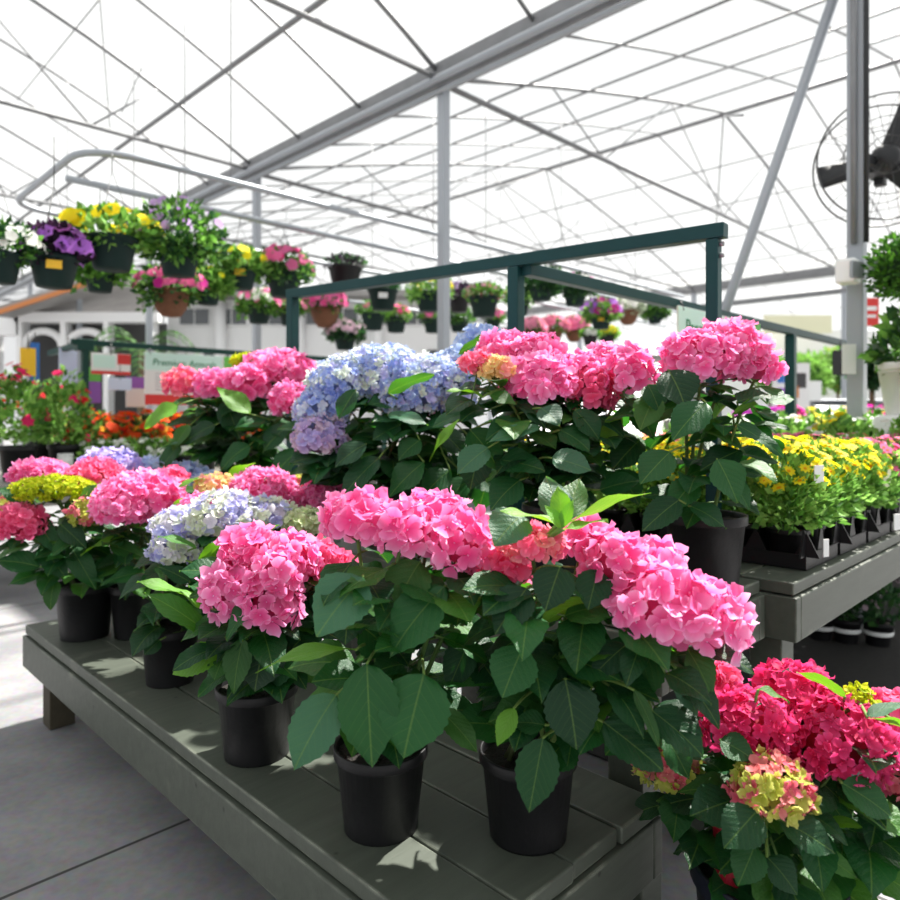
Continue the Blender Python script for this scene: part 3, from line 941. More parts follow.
hydrangea('pink hydrangea with a yellow and coral head behind the lavender one', on(262, 2.45, ZL), .095, .19, [
    (262, 492, 2.42, 70, 50, 'pink', .024), (282, 500, 2.4, 40, 40, 'pink', .024), (216, 487, 2.4, 42, 26, 'yellowcoral', .018), (299, 490, 2.5, 38, 34, 'greenpink', .018), (326, 483, 2.46, 38, 32, 'pink', .022), (318, 500, 2.4, 40, 34, 'pink', .022)],
    [(215, 478, 178, 486, 20, 'y', 2.4, -.05, UPF), (190, 500, 170, 512, 18, 'y', 2.3, -.03, BK), (225, 480, 255, 462, 12, 'y', 2.44, 0, BK)], seed=15, fill=30)
hydrangea('pink hydrangea with one large rounded cluster, third pot from the near end', on(257, 1.70, ZL), .098, .17, [
    (254, 553, 1.62, 62, 58, 'pink', .027), (232, 592, 1.58, 64, 66, 'pink', .027), (270, 602, 1.54, 66, 66, 'pink', .027), (292, 560, 1.6, 60, 58, 'pink', .028), (320, 566, 1.66, 56, 52, 'hot', .028), (340, 578, 1.72, 46, 40, 'hot', .027), (278, 574, 1.53, 50, 52, 'pink', .027)],
    [(201, 606, 138, 580, 27, 'y', 1.62, -.06, UPF), (206, 632, 145, 592, 25, 'm', 1.6, -.05), (219, 651, 172, 674, 36, 'y', 1.58, -.03), (243, 638, 233, 694, 28, 'm', 1.56), (268, 635, 254, 692, 52, 'd', 1.58), (300, 640, 262, 690, 44, 'd', 1.6), (285, 628, 318, 668, 46, 'd', 1.62), (222, 660, 214, 680, 22, 'm', 1.56), (200, 560, 228, 590, 26, 'm', 1.64)], seed=16, fill=26)
hydrangea('pink hydrangea in the pot nearest the front edge, two big leaves hanging over', on(381, 1.40, ZL), .094, .165, [
    (357, 520, 1.32, 72, 62, 'pink', .027), (402, 531, 1.29, 56, 60, 'pink', .027), (430, 521, 1.38, 74, 58, 'pink', .026), (462, 543, 1.29, 70, 68, 'pink', .027), (487, 560, 1.34, 46, 40, 'pink', .025), (385, 613, 1.42, 14, 20, 'hot', .016)],
    [(363, 577, 316, 636, 62, 'p', 1.24, -.05), (445, 586, 388, 657, 52, 'd', 1.26), (356, 650, 255, 669, 25, 'y', 1.24, -.06, UPF), (367, 664, 372, 768, 58, 'd', 1.22, -.06), (424, 674, 403, 759, 70, 'd', 1.22, -.06), (336, 695, 293, 770, 52, 'p', 1.22, -.06), (420, 562, 396, 606, 50, 'm', 1.30), (360, 625, 395, 655, 48, 'd', 1.33, 0), (445, 560, 500, 590, 40, 'd', 1.36), (440, 710, 478, 752, 26, 'm', 1.30), (470, 640, 448, 690, 34, 'd', 1.36), (350, 600, 345, 645, 42, 'd', 1.34), (440, 640, 470, 600, 44, 'd', 1.4)], seed=17, fill=34)
hydrangea('pink hydrangea topped by lime young leaves, nearest end of the low bench', on(528, 1.375, ZL), .096, .165, [
    (509, 566, 1.28, 48, 36, 'hot', .024), (532, 544, 1.24, 70, 40, 'coral', .017), (582, 541, 1.32, 46, 46, 'pink', .025), (614, 562, 1.27, 70, 64, 'pink', .026), (656, 562, 1.36, 52, 44, 'pink', .026), (663, 606, 1.20, 102, 86, 'pink', .030), (711, 622, 1.24, 70, 86, 'pink', .027), (600, 580, 1.3, 40, 36, 'pink', .024)],
    [(562, 527, 500, 510, 26, 'y', 1.2, -.04, UPF), (564, 526, 650, 491, 34, 'y', 1.2, .04, (-.3, .4, .8)), (560, 522, 546, 476, 34, 'p', 1.22, .05), (564, 522, 580, 478, 32, 'm', 1.22, .06), (562, 522, 558, 486, 22, 'y', 1.18, .01), (564, 530, 608, 520, 16, 'y', 1.18, 0, UPF), (522, 514, 494, 545, 46, 'p', 1.21, -.04),
     (562, 528, 545, 505, 14, 'y', 1.17, 0), (562, 527, 573, 500, 13, 'y', 1.17, 0),
     (560, 567, 545, 611, 42, 'd', 1.19), (527, 588, 495, 634, 42, 'd', 1.19), (585, 600, 540, 625, 38, 'y', 1.24, .03, BK), (523, 647, 502, 698, 48, 'd', 1.2), (565, 679, 577, 750, 54, 'd', 1.2), (626, 645, 592, 677, 34, 'd', 1.22), (603, 722, 664, 771, 46, 'd', 1.22), (652, 711, 705, 757, 42, 'd', 1.22), (543, 738, 529, 813, 42, 'd', 1.2), (514, 708, 497, 746, 20, 'y', 1.21), (545, 725, 512, 722, 26, 'd', 1.22, .02), (634, 690, 660, 748, 14, 'm', 1.2), (688, 650, 713, 698, 32, 'm', 1.24), (676, 668, 698, 717, 28, 'p', 1.22), (560, 650, 535, 680, 46, 'd', 1.28), (610, 640, 650, 690, 48, 'd', 1.3), (598, 570, 588, 610, 36, 'd', 1.24), (480, 660, 500, 690, 40, 'd', 1.36), (570, 740, 545, 770, 40, 'd', 1.32), (655, 650, 625, 700, 44, 'd', 1.28), (640, 720, 605, 755, 40, 'd', 1.34), (665, 735, 690, 780, 30, 'd', 1.28)], seed=18, fill=40)

# ---- big pot on the floor at right
def red_liner(t, base):
    m_ = MB()
    c = base + Vector((-.092, -.04, .275))
    lathe(m_, [(.026, 0), (.031, .12), (.035, .13), (.035, .14), (.029, .14), (.024, .05)], c, 20)
    m_.build('red_inner_pot', M['redpot'], t)
hydrangea('crimson hydrangea in a wide dark pot on the floor at the bench end', Vector((.635, 1.40, 0)), .148, .30, [
    (746, 726, 1.30, 90, 74, 'crimson', .021), (795, 691, 1.38, 76, 58, 'crimson', .022), (838, 742, 1.28, 114, 88, 'crimson', .022), (773, 789, 1.20, 82, 62, 'greenpink', .017), (858, 697, 1.32, 30, 24, 'lime', .012), (886, 706, 1.36, 40, 34, 'hot', .02), (896, 738, 1.36, 40, 44, 'hot', .022), (895, 785, 1.32, 40, 40, 'coral', .02), (669, 768, 1.46, 68, 50, 'greenpink', .019), (722, 684, 1.4, 34, 40, 'hot', .022)],
    [(757, 811, 724, 848, 42, 'd', 1.16), (755, 845, 738, 886, 34, 'd', 1.17), (780, 820, 836, 853, 38, 'd', 1.16), (767, 857, 798, 895, 32, 'd', 1.18), (845, 697, 797, 671, 26, 'y', 1.26, .03, BK), (867, 717, 906, 703, 18, 'p', 1.22, 0, UPF), (908, 730, 868, 717, 18, 'y', 1.2, 0, BK), (842, 783, 894, 818, 38, 'd', 1.2), (830, 824, 863, 826, 18, 'y', 1.24, 0, UPF), (733, 800, 690, 816, 42, 'd', 1.24), (758, 690, 790, 702, 16, 'm', 1.26, 0, UPF), (820, 790, 850, 830, 40, 'd', 1.3), (720, 740, 755, 760, 30, 'd', 1.24), (800, 840, 860, 880, 22, 'm', 1.26)],
    seed=19, fill=46, group='potted hydrangeas on the floor', potmat='navypot', extra=red_liner)

# ---- upper bench
hydrangea('rose pink hydrangea at the left end of the taller bench, under the frame corner', on(236, 3.2, ZU), .10, .19, [
    (184, 384, 3.1, 42, 32, 'coral', .03), (216, 386, 3.05, 46, 36, 'pink', .032), (250, 384, 3.0, 50, 40, 'pink', .032), (284, 372, 3.1, 60, 46, 'pink', .032), (264, 372, 3.2, 50, 40, 'pink', .03), (291, 401, 2.9, 44, 40, 'pink', .03), (247, 361, 3.25, 32, 16, 'lime', .016)],
    [(178, 405, 144, 428, 24, 'y', 2.85, -.05), (250, 414, 217, 387, 22, 'y', 2.85, .02), (180, 445, 160, 470, 22, 'd', 2.9), (215, 425, 180, 445, 24, 'd', 2.9), (250, 445, 220, 470, 26, 'd', 2.85), (290, 425, 262, 452, 28, 'd', 2.85), (300, 450, 272, 478, 28, 'd', 2.8), (190, 425, 172, 450, 18, 'm', 2.9), (225, 400, 240, 440, 26, 'd', 2.95), (160, 450, 178, 442, 12, 'p', 2.85, 0, UPF)], seed=21, fill=90, leafscale=1.25)
hydrangea('pale blue hydrangea with the broadest head in the middle of the taller bench', on(388, 2.5, ZU), .10, .19, [
    (345, 385, 2.42, 72, 62, 'blue', .020), (382, 378, 2.46, 90, 66, 'blue', .020), (425, 384, 2.42, 80, 64, 'blue', .020), (322, 412, 2.38, 60, 52, 'blue', .020), (320, 438, 2.32, 56, 48, 'mauve', .024), (455, 395, 2.4, 44, 56, 'blue', .020), (410, 400, 2.36, 60, 44, 'blue', .020), (482, 352, 2.55, 62, 52, 'ltblue', .024), (462, 366, 2.5, 40, 44, 'ltblue', .024)],
    [(388, 393, 434, 374, 20, 'm', 2.24, -.02, BK), (489, 337, 458, 354, 16, 'm', 2.4, -.02, BK), (388, 415, 428, 424, 18, 'p', 2.24, -.04), (366, 444, 334, 467, 28, 'd', 2.2), (424, 462, 388, 497, 32, 'd', 2.2), (379, 458, 341, 498, 30, 'd', 2.18), (464, 415, 428, 461, 18, 'y', 2.2, -.02, (-.6, -.3, .6)), (356, 390, 338, 420, 22, 'd', 2.24), (420, 440, 398, 460, 26, 'd', 2.24), (340, 455, 320, 480, 28, 'd', 2.3), (440, 430, 465, 455, 28, 'd', 2.26), (400, 425, 372, 440, 26, 'd', 2.28), (450, 470, 420, 500, 30, 'd', 2.24), (350, 500, 385, 490, 28, 'd', 2.3), (470, 480, 440, 505, 30, 'd', 2.3), (455, 440, 482, 466, 30, 'd', 2.34), (484, 452, 466, 488, 32, 'd', 2.36), (470, 465, 496, 494, 34, 'd', 2.34), (450, 455, 470, 500, 32, 'd', 2.4), (490, 475, 478, 512, 30, 'd', 2.4)], seed=22, fill=110, leafscale=1.2)
hydrangea('bright pink hydrangea with a small coral bud head right of the blue one', on(556, 2.05, ZU), .10, .19, [
    (505, 352, 2.06, 60, 44, 'pink', .026), (536, 360, 2.02, 66, 52, 'pink', .026), (540, 382, 1.92, 76, 56, 'pink', .030), (580, 376, 1.98, 60, 48, 'pink', .027), (604, 364, 2.04, 44, 40, 'pink', .026), (629, 372, 1.9, 50, 52, 'pink', .030), (592, 392, 1.94, 50, 44, 'hot', .026), (478, 364, 1.9, 34, 26, 'coral', .018), (496, 370, 1.88, 36, 28, 'yellowcoral', .017)],
    [(483, 397, 446, 390, 18, 'y', 1.8, -.02, UPF), (490, 395, 516, 404, 20, 'm', 1.82, -.02), (488, 448, 457, 474, 32, 'p', 1.78), (540, 427, 487, 442, 20, 'p', 1.78), (552, 458, 592, 470, 36, 'p', 1.78, -.02), (541, 408, 560, 425, 30, 'p', 1.8), (520, 420, 485, 440, 28, 'd', 1.84), (560, 430, 590, 450, 32, 'd', 1.86), (500, 460, 545, 470, 36, 'd', 1.84), (520, 480, 490, 510, 36, 'd', 1.84), (575, 410, 600, 440, 30, 'd', 1.88), (600, 440, 570, 420, 26, 'm', 1.9), (600, 490, 640, 480, 32, 'd', 1.9), (560, 490, 590, 520, 36, 'd', 1.86), (620, 415, 605, 450, 26, 'y', 1.9, 0, BK), (470, 430, 500, 470, 36, 'd', 1.88), (640, 440, 612, 470, 34, 'd', 1.95), (630, 400, 655, 440, 34, 'd', 2.0), (615, 470, 640, 505, 34, 'd', 1.96), (480, 450, 470, 490, 34, 'd', 1.95)], seed=23, fill=90, leafscale=1.1)
hydrangea('tall pink hydrangea by the teal corner post, broad single dome of bloom', on(705, 1.885, ZU), .108, .185, [
    (702, 358, 1.84, 80, 62, 'pink', .029), (728, 352, 1.88, 78, 62, 'pink', .029), (756, 368, 1.86, 46, 40, 'pink', .027), (686, 370, 1.86, 42, 40, 'pink', .028)],
    [(706, 403, 672, 440, 36, 'd', 1.68), (668, 370, 686, 408, 48, 'd', 1.74), (737, 402, 772, 394, 34, 'd', 1.74, .02, (0, -.3, .9)), (733, 414, 758, 404, 26, 'y', 1.74, .02, BK), (737, 425, 785, 457, 22, 'd', 1.7), (717, 459, 738, 503, 40, 'd', 1.68), (670, 452, 640, 484, 36, 'd', 1.7), (679, 500, 642, 531, 32, 'd', 1.72), (690, 506, 727, 528, 28, 'd', 1.74), (700, 440, 722, 420, 28, 'm', 1.8, .02, BK), (655, 395, 640, 430, 30, 'm', 1.8), (730, 480, 750, 510, 22, 'd', 1.76), (695, 480, 670, 510, 30, 'd', 1.78), (648, 385, 660, 412, 28, 'd', 1.8), (740, 450, 700, 470, 30, 'd', 1.8)], seed=24, fill=26)


# ================================================================== BEDDING PLANTS
def clump(mb, c, r, n, ls, cols, rng, upper=True):
    c = Vector(c)
    for i in range(n):
        a = rng.uniform(0, 6.28); z = rng.uniform(-.15 if upper else -.9, 1); q = sqrt(max(0, 1 - z * z)); k = rng.uniform(.55, 1.05)
        d = Vector((cos(a) * q, sin(a) * q, z))
        p = c + Vector((d.x * r[0], d.y * r[1], d.z * r[2])) * k
        t = (d + Vector((rng.uniform(-.8, .8), rng.uniform(-.8, .8), rng.uniform(-.3, .8)))).normalized()
        s = t.orthogonal().normalized(); s.rotate(Matrix.Rotation(rng.uniform(0, 6.28), 3, t)); nn = s.cross(t)
        L = ls * rng.uniform(.6, 1.25); w = L * rng.uniform(.22, .36)
        col = rng.choice(cols); b = rng.uniform(.7, 1.3); col = tuple(min(1, x * b) for x in col)
        mb.add([p, p + t * L * .45 + s * w + nn * w * .3, p + t * L, p + t * L * .45 - s * w + nn * w * .3], [(0, 1, 2), (0, 2, 3)], col)


def bloom(mb, p, n, s, col, cen, rng, npet=6, roundish=True):
    n = n.normalized(); x = n.orthogonal().normalized(); y = n.cross(x)
    a0 = rng.uniform(0, 6.28)
    b = rng.uniform(.85, 1.12); col = tuple(min(1, c * b) for c in col)
    for k in range(npet):
        a = a0 + 2 * pi * k / npet
        d = x * cos(a) + y * sin(a); sd = n.cross(d)
        w = s * pi / npet * (1.0 if roundish else .7)
        mb.add([p, p + d * s * .6 + sd * w + n * s * .12, p + d * s + n * s * .05, p + d * s * .6 - sd * w + n * s * .12], [(0, 1, 2, 3)], col)
    if cen:
        vs = [p + (x * cos(q) + y * sin(q)) * s * .28 + n * s * .06 for q in [2 * pi * k / 6 for k in range(6)]] + [p + n * s * .2]
        mb.add(vs, [(k, (k + 1) % 6, 6) for k in range(6)], cen)


GREENS = [(.12, .30, .045), (.09, .23, .035), (.17, .38, .06), (.06, .17, .03)]
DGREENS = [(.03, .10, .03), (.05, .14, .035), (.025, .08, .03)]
LGREENS = [(.24, .46, .09), (.30, .54, .12), (.18, .38, .07)]
WHT = lin(245, 245, 240)
YEL = lin(255, 234, 36)
PNK = lin(240, 120, 175)
MAG = lin(225, 50, 170)
VIO = lin(205, 130, 235)
LIL = lin(200, 165, 220)
ORG = lin(238, 85, 25)
RED = lin(220, 30, 45)
ROS = lin(232, 40, 105)


def bedding(name, label, cat, loc, group, pr, ph, cr, cz, n, ls, greens, bl, seed, potmat='pot', square=False, tall=False):
    """bl: list of (count, size, colour, centre colour, npetals, where) ; built at the origin then placed"""
    rng = random.Random(seed)
    t = thing(name, label, cat, (0, 0, 0), group)
    if square:
        m_ = MB()
        vs, fs = [], []
        for r, z in ((pr * .72, 0), (pr * .95, ph * .9), (pr, ph * .9), (pr, ph), (pr * .9, ph), (pr * .85, ph * .8)):
            for a in range(4): vs.append(Vector((r * sqrt(2) * cos(pi / 4 + a * pi / 2), r * sqrt(2) * sin(pi / 4 + a * pi / 2), z)))
        for i in range(5):
            for a in range(4): fs.append((i * 4 + a, i * 4 + (a + 1) % 4, i * 4 + 4 + (a + 1) % 4, i * 4 + 4 + a))
        fs.append((20, 21, 22, 23)); fs.append((3, 2, 1, 0))
        m_.add(vs, fs); m_.build('pot', M[potmat], t, smooth=False)
    else:
        m_ = pot_mesh(pr, ph, .74); m_.f = m_.f; pot = m_.build('pot', M[potmat], t)
        m_ = MB(); disc(m_, (0, 0, ph * .9), pr * .92, 16); m_.build('soil', M['soil'], pot)
    fo = MB()
    c = Vector((0, 0, ph + cz * .12))
    clump(fo, c, (cr, cr, cz * .72), n, ls, greens, rng)
    for i in range(4 if cr < .11 else 8):
        a = rng.uniform(0, 6.28); e = c + Vector((cos(a) * cr * .6, sin(a) * cr * .6, cz * rng.uniform(.1, .5)))
        tube(fo, [Vector((cos(a) * pr * .3, sin(a) * pr * .3, ph * .88)), e], [.003, .0015], 4, greens[0], cap=False)
    fo.build('foliage', M['smallleaf'], t)
    if bl:
        fm = MB()
        for cnt, s, col, cen, npet, lo in bl:
            for i in range(cnt):
                a = rng.uniform(0, 6.28); z = rng.uniform(lo, 1); q = sqrt(max(0, 1 - z * z))
                d = Vector((cos(a) * q, sin(a) * q, z))
                p = c + Vector((d.x * cr, d.y * cr, d.z * cz * .76)) * rng.uniform(.98, 1.15)
                bloom(fm, p, d * 1.1 + Vector((rng.uniform(-.5, .5), rng.uniform(-.5, .5), .25)), s * rng.uniform(.8, 1.2), col, cen, rng, npet, npet < 7)
        fm.build('blossoms', M['blossom'], t)
    t.location = loc
    t.rotation_euler = (0, 0, rng.uniform(0, 6.28) if not square else pi / 4)
    return t

# ---- right table
YEDGE = .674
def grid(proto_fn, nvar, cells, lab, group):
    protos = []
    for i, (su, sv, a, b) in enumerate(cells):
        k = i % nvar
        rz = random.Random(i * 7 + 3).uniform(0, 6.28)
        if len(protos) <= k:
            protos.append(proto_fn(k, UV(su, sv, ZU), lab(a, b)))
        else:
            dup(protos[k], UV(su, sv, ZU + .012 * 0), rz, lab(a, b), group)

# trays first: pots stand 6 mm above the bench inside them
def tray(label, su0, su1, sv0, sv1):
    c = UV((su0 + su1) / 2, (sv0 + sv1) / 2, ZU)
    t = thing('plant_tray', label, 'tray', c, 'black carry trays on the right table')
    m_ = MB()
    ubox(m_, su0, su1, sv0, sv1, ZU + .002, ZU + .008)
    def rim(a, b, c_, d, zt): ubox(m_, a, b, c_, d, ZU + .008, ZU + zt)
    rim(su0, su0 + .006, sv0, sv1, .045); rim(su1 - .006, su1, sv0, sv1, .045)
    rim(su0 + .006, su1 - .006, sv0, sv0 + .006, .045); rim(su0 + .006, su1 - .006, sv1 - .006, sv1, .045)
    # pointed dividers between the pot cells along the two visible sides
    for f in (0, .5, 1):
        sv = sv0 + (sv1 - sv0) * f
        for su in (su0 + .003,):
            a, b, c2 = UV(su, sv - .035, ZU + .04), UV(su, sv + .035, ZU + .04), UV(su, sv, ZU + .12)
            m_.add([a, b, c2, a + U * .006, b + U * .006, c2 + U * .006], [(0, 1, 2), (5, 4, 3), (0, 3, 4, 1), (1, 4, 5, 2), (2, 5, 3, 0)])
    for i in range(5):
        su = su0 + (su1 - su0) * i / 4
        a, b, c2 = UV(su - .035, sv0 + .003, ZU + .04), UV(su + .035, sv0 + .003, ZU + .04), UV(su, sv0 + .003, ZU + .11)
        m_.add([a, b, c2, a + V * .006, b + V * .006, c2 + V * .006], [(0, 1, 2), (5, 4, 3), (0, 3, 4, 1), (1, 4, 5, 2), (2, 5, 3, 0)])
    m_.build('base', M['pot'], t, smooth=False)
    return t

TW, TP = .285, .315
tn = ['black tray at the near corner of the right table', 'second black tray along the right table edge', 'third black tray along the right table edge', 'fourth black tray along the right table edge, under pink flowers']
for i in range(4):
    tray(tn[i], .70, 1.28, 2.15 + i * TP, 2.15 + i * TP + TW)

cells = []
for i in range(3):
    for a in range(2):
        for j in range(4):
            cells.append((.775 + j * .143, 2.222 + i * TP + a * .14, i * 2 + a, j))
def yproto(k, loc, label):
    return bedding('potted_daisy', label, 'potted flower', loc + Z * .009, 'yellow daisies in trays on the right table',       .062, .10, .100, .27, 620, .034, GREENS + LGREENS + LGREENS, [(34, .022, YEL, lin(235, 165, 0), 8, .45)], 100 + k)
def gy(a, b): return 'yellow daisy pot in the trays, %s row from the corner, %s from the edge' % (ORD[a], ORD[b])
protos = []
for i, (su, sv, a, b) in enumerate(cells):
    k = i % 4
    loc = UV(su, sv, ZU)
    if len(protos) <= k: protos.append(yproto(k, loc, gy(a, b)))
    else: dup(protos[k], loc + Z * .009, random.Random(i).uniform(0, 6.28), gy(a, b))

def rows(fn, nvar, su_list, sv_list, lab):
    pr = []; i = 0
    for a, sv in enumerate(sv_list):
        for b, su in enumerate(su_list):
            rr = random.Random(i * 13 + nvar)
            loc = UV(su + rr.uniform(-.015, .015), sv + rr.uniform(-.015, .015), ZU)
            if len(pr) < nvar: pr.append(fn(i, loc, lab(a, b)))
            else: dup(pr[i % nvar], loc, rr.uniform(0, 6.28), lab(a, b))
            i += 1
# rest of the first rows, towards the hydrangeas
rows(lambda k, l, s: bedding('potted_daisy', s, 'potted flower', l, 'yellow daisies standing loose on the right table', .066, .105, .10, .26, 420, .036, GREENS + LGREENS + LGREENS, [(34, .022, YEL, lin(235, 165, 0), 8, .45)], 150 + k), 2,
     [1.40, 1.56, 1.86], [2.26, 2.46, 2.66, 2.86], lambda a, b: 'loose yellow daisy pot behind the hydrangeas, %s row back, %s from the trays' % (ORD[a], ORD[b]))
rows(lambda k, l, s: bedding('potted_daisy', s, 'potted flower', l, 'pink daisies on the right table', .075, .12, .125, .26, 360, .04, LGREENS + GREENS, [(48, .022, PNK, lin(225, 130, 60), 7, .3), (5, .016, lin(245, 160, 120), lin(240, 150, 30), 7, .5)], 200 + k), 3,
     [.78, .98, 1.18, 1.38, 1.58, 1.78], [3.20, 3.42, 3.62], lambda a, b: 'pink daisy pot beyond the yellow trays, %s row back, %s from the edge' % (ORD[a], ORD[b]))
rows(lambda k, l, s: bedding('potted_annual', s, 'potted flower', l, 'leafy white speckled annuals on the right table', .085, .13, .155, .34, 620, .05, LGREENS + LGREENS + GREENS, [(26, .02, WHT, None, 5, .2), (8 if k == 1 else 0, .035, YEL, lin(235, 165, 0), 7, .8)], 230 + k), 3,
     [.80, 1.11, 1.40, 1.88], [3.78, 4.06, 4.36, 4.66], lambda a, b: 'bushy light green annual, %s row behind the pink daisies, %s from the edge' % (ORD[a], ORD[b]))
rows(lambda k, l, s: bedding('potted_annual', s, 'potted flower', l, 'mixed annuals at the far end of the right table', .09, .13, .2, .4, 420, .06, GREENS + LGREENS, [(36, .032, [LIL, MAG, YEL][k], None, 5, .1)], 260 + k), 3,
     [.82, 1.14, 1.44, 1.88], [5.06, 5.45, 5.8, 6.25], lambda a, b: 'bright flowering annual, %s row at the far table end, %s from the edge' % (ORD[a], ORD[b]))
# plant labels stuck in the trays
for i, (px, py, y, w, h, lb) in enumerate(((816, 520, 2.05, 14, 22, 'grey plant label standing among the yellow daisies'), (826, 548, 1.99, 8, 22, 'white curled label on the corner of the nearest tray'), (897, 522, 2.32, 10, 20, 'white label hanging on the third tray'), (887, 478, 2.6, 12, 22, 'brown and white picture label by the pink daisies'))):
    c = P(px if i else 819, py if i else 474, y)
    card('plant_label', lb, c, Vector((1, .5, 0)), w * y / FPX, h * y / FPX * .8, 'card' if i != 3 else 'cream', cat='label', thick=.0012)

mb = MB(); ubox(mb, .74, 1.94, 2.1, 6.4, .001, .006); o_ = mb.build('under_table_shade', M['floorshade'], smooth=False); tag(o_, 'dark sheet standing in for the shade on the floor under the right table', 'painted shade')  # thin dark sheet added to paint the shade below the table
# pots in the gloom under the right table
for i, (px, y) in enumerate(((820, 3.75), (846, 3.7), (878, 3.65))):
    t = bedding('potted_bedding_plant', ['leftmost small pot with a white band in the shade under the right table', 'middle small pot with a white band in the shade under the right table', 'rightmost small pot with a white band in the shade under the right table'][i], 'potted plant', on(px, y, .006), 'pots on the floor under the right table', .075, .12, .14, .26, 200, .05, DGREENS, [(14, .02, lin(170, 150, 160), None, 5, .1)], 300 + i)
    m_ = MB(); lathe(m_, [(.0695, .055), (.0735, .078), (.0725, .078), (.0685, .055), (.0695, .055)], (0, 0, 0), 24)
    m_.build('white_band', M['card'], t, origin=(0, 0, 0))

# ---- left table
ros = ['leftmost rose bush with crimson pink flowers on the left table', 'rose bush with a printed label on its pot on the left table', 'small rose bush behind the other two at far left']
for i, (px, su, hh) in enumerate(((18, 5.50, .60), (66, 5.52, .62), (44, 5.95, .5))):
    t = bedding('potted_rose', ros[i], 'potted plant', UV(su, sv_at(px, su), ZU), 'rose bushes on the left table', .12, .24, .165, hh, 560, .06, GREENS + LGREENS + LGREENS, [((22, 8, 12)[i], .04, ROS, None, 7, -.1), (6, .035, RED, None, 7, .2)], 320 + i)
    if i == 1:
        m_ = MB(); box(m_, (0.0, 0, 0), Vector((.05, 0, 0)), Vector((0, .001, 0)), Z * .05)
        lb = m_.build('pot_label', M['card'], t, origin=(0, 0, 0)); a = -t.rotation_euler.z
        wdir = Vector((.45, -.89, 0)); wdir.rotate(Matrix.Rotation(a, 3, 'Z')); lb.location = wdir * .115 + Z * .13
        lb.rotation_euler = (radians(-7), 0, math.atan2(wdir.y, wdir.x) + pi / 2)
rows2 = []
for j in range(7):
    px = 96 + j * 26; su = 5.75 + (j % 2) * .22
    rows2.append((px, su))
pr = []
for j, (px, su) in enumerate(rows2):
    lb = '%s orange flower clump from the left green post on the left table' % ORD[j]
    loc = UV(su, sv_at(px, su), ZU)
    if j < 2: pr.append(bedding('potted_marigold', lb, 'potted flower', loc, 'orange flowers on the left table', .09, .15, .17, .36, 260, .06, GREENS + DGREENS, [(44, .042, ORG, None, 8, .15), (5, .04, lin(250, 175, 20), None, 8, .5), (5, .03, RED, None, 7, .2)], 340 + j))
    else: dup(pr[j % 2], loc, j * 1.3, lb)
pr = []
for j in range(6):
    px = 96 + j * 22; su = 5.42
    lb = '%s white flowered pot in the row before the orange flowers' % ORD[j]
    loc = UV(su, sv_at(px, su), ZU)
    if j < 2: pr.append(bedding('potted_impatiens', lb, 'potted flower', loc, 'white flowers on the left table', .085, .13, .13, .15, 200, .05, GREENS + LGREENS, [(22, .028, WHT, None, 5, .1)], 360 + j))
    else: dup(pr[j % 2], loc, j * 1.1, lb)
bedding('potted_geranium', 'red flowered pot at the foot of the left green post', 'potted flower', UV(5.62, sv_at(90, 5.5), ZU), None, .085, .16, .13, .3, 200, .05, GREENS, [(16, .045, RED, None, 7, .3)], 371)
for j, px in enumerate((112, 150, 196)):
    bedding('potted_annual', ['pale leafy pot behind the orange flowers, nearest the post', 'pale leafy pot behind the orange flowers, middle one', 'pale leafy pot behind the orange flowers, below the Premium Annuals sign'][j], 'potted plant', UV(6.25, sv_at(px, 6.25), ZU), 'pale leafy pots on the left table', .1, .16, .2, .3, 260, .06, LGREENS, [(8, .03, lin(250, 190, 150), None, 5, .2)], 375 + j)


# ================================================================== HANGING RAILS AND BASKETS
ZR = H + 1.65
RC = [-6.5, -7.55, -9.0]
def rail_pt(c, s, z=ZR):    # X-Y = c, X+Y = s
    return Vector(((s + c) / 2, (s - c) / 2, z))
t = thing('hanging_rail', 'grey pipe loop with rounded corners carrying hanging baskets', 'rail', rail_pt(-7.7, 2.2))
mb = MB()
pts = [rail_pt(RC[0], 13)] + [rail_pt(RC[0], 2.6)]
e0, e1 = rail_pt(RC[0], 2.05), rail_pt(RC[2], 2.05)
pts += bez(rail_pt(RC[0], 2.6), e0, e0.lerp(e1, .18), 6)[1:]
pts += bez(e0.lerp(e1, .82), e1, rail_pt(RC[2], 2.6), 6)
pts += [rail_pt(RC[2], 17)]
tube(mb, pts, .023, 10)
mb.build('pipe', M['post'], t)
t['group'] = 'hanging basket rails'
for j, (c, s0, s1, lb) in enumerate(((RC[1], 2.2, 15, 'straight grey pipe rail inside the rounded loop'), (-11.6, 3, 19, 'far grey pipe rail beyond the rounded loop'))):
    t2 = thing('hanging_rail', lb, 'rail', rail_pt(c, s0), 'hanging basket rails')
    mb = MB(); tube(mb, [rail_pt(c, s0), rail_pt(c, s1)], .024, 10); mb.build('pipe', M['post'], t2)
# drop rods that hang the rails from the roof
for c in (*RC, -11.6):
    for s in (3.4, 7.2, 10.4, 13):
        if c == RC[0] and s > 10: continue
        p = rail_pt(c, s); d = abs(s / 1.41421 - SVG); zt = GZ + (prof_n(d) if s / 1.41421 < SVG else prof(d))
        strut('rail_drop_rod', p, Vector((p.x, p.y, zt)), .0045, n=6)

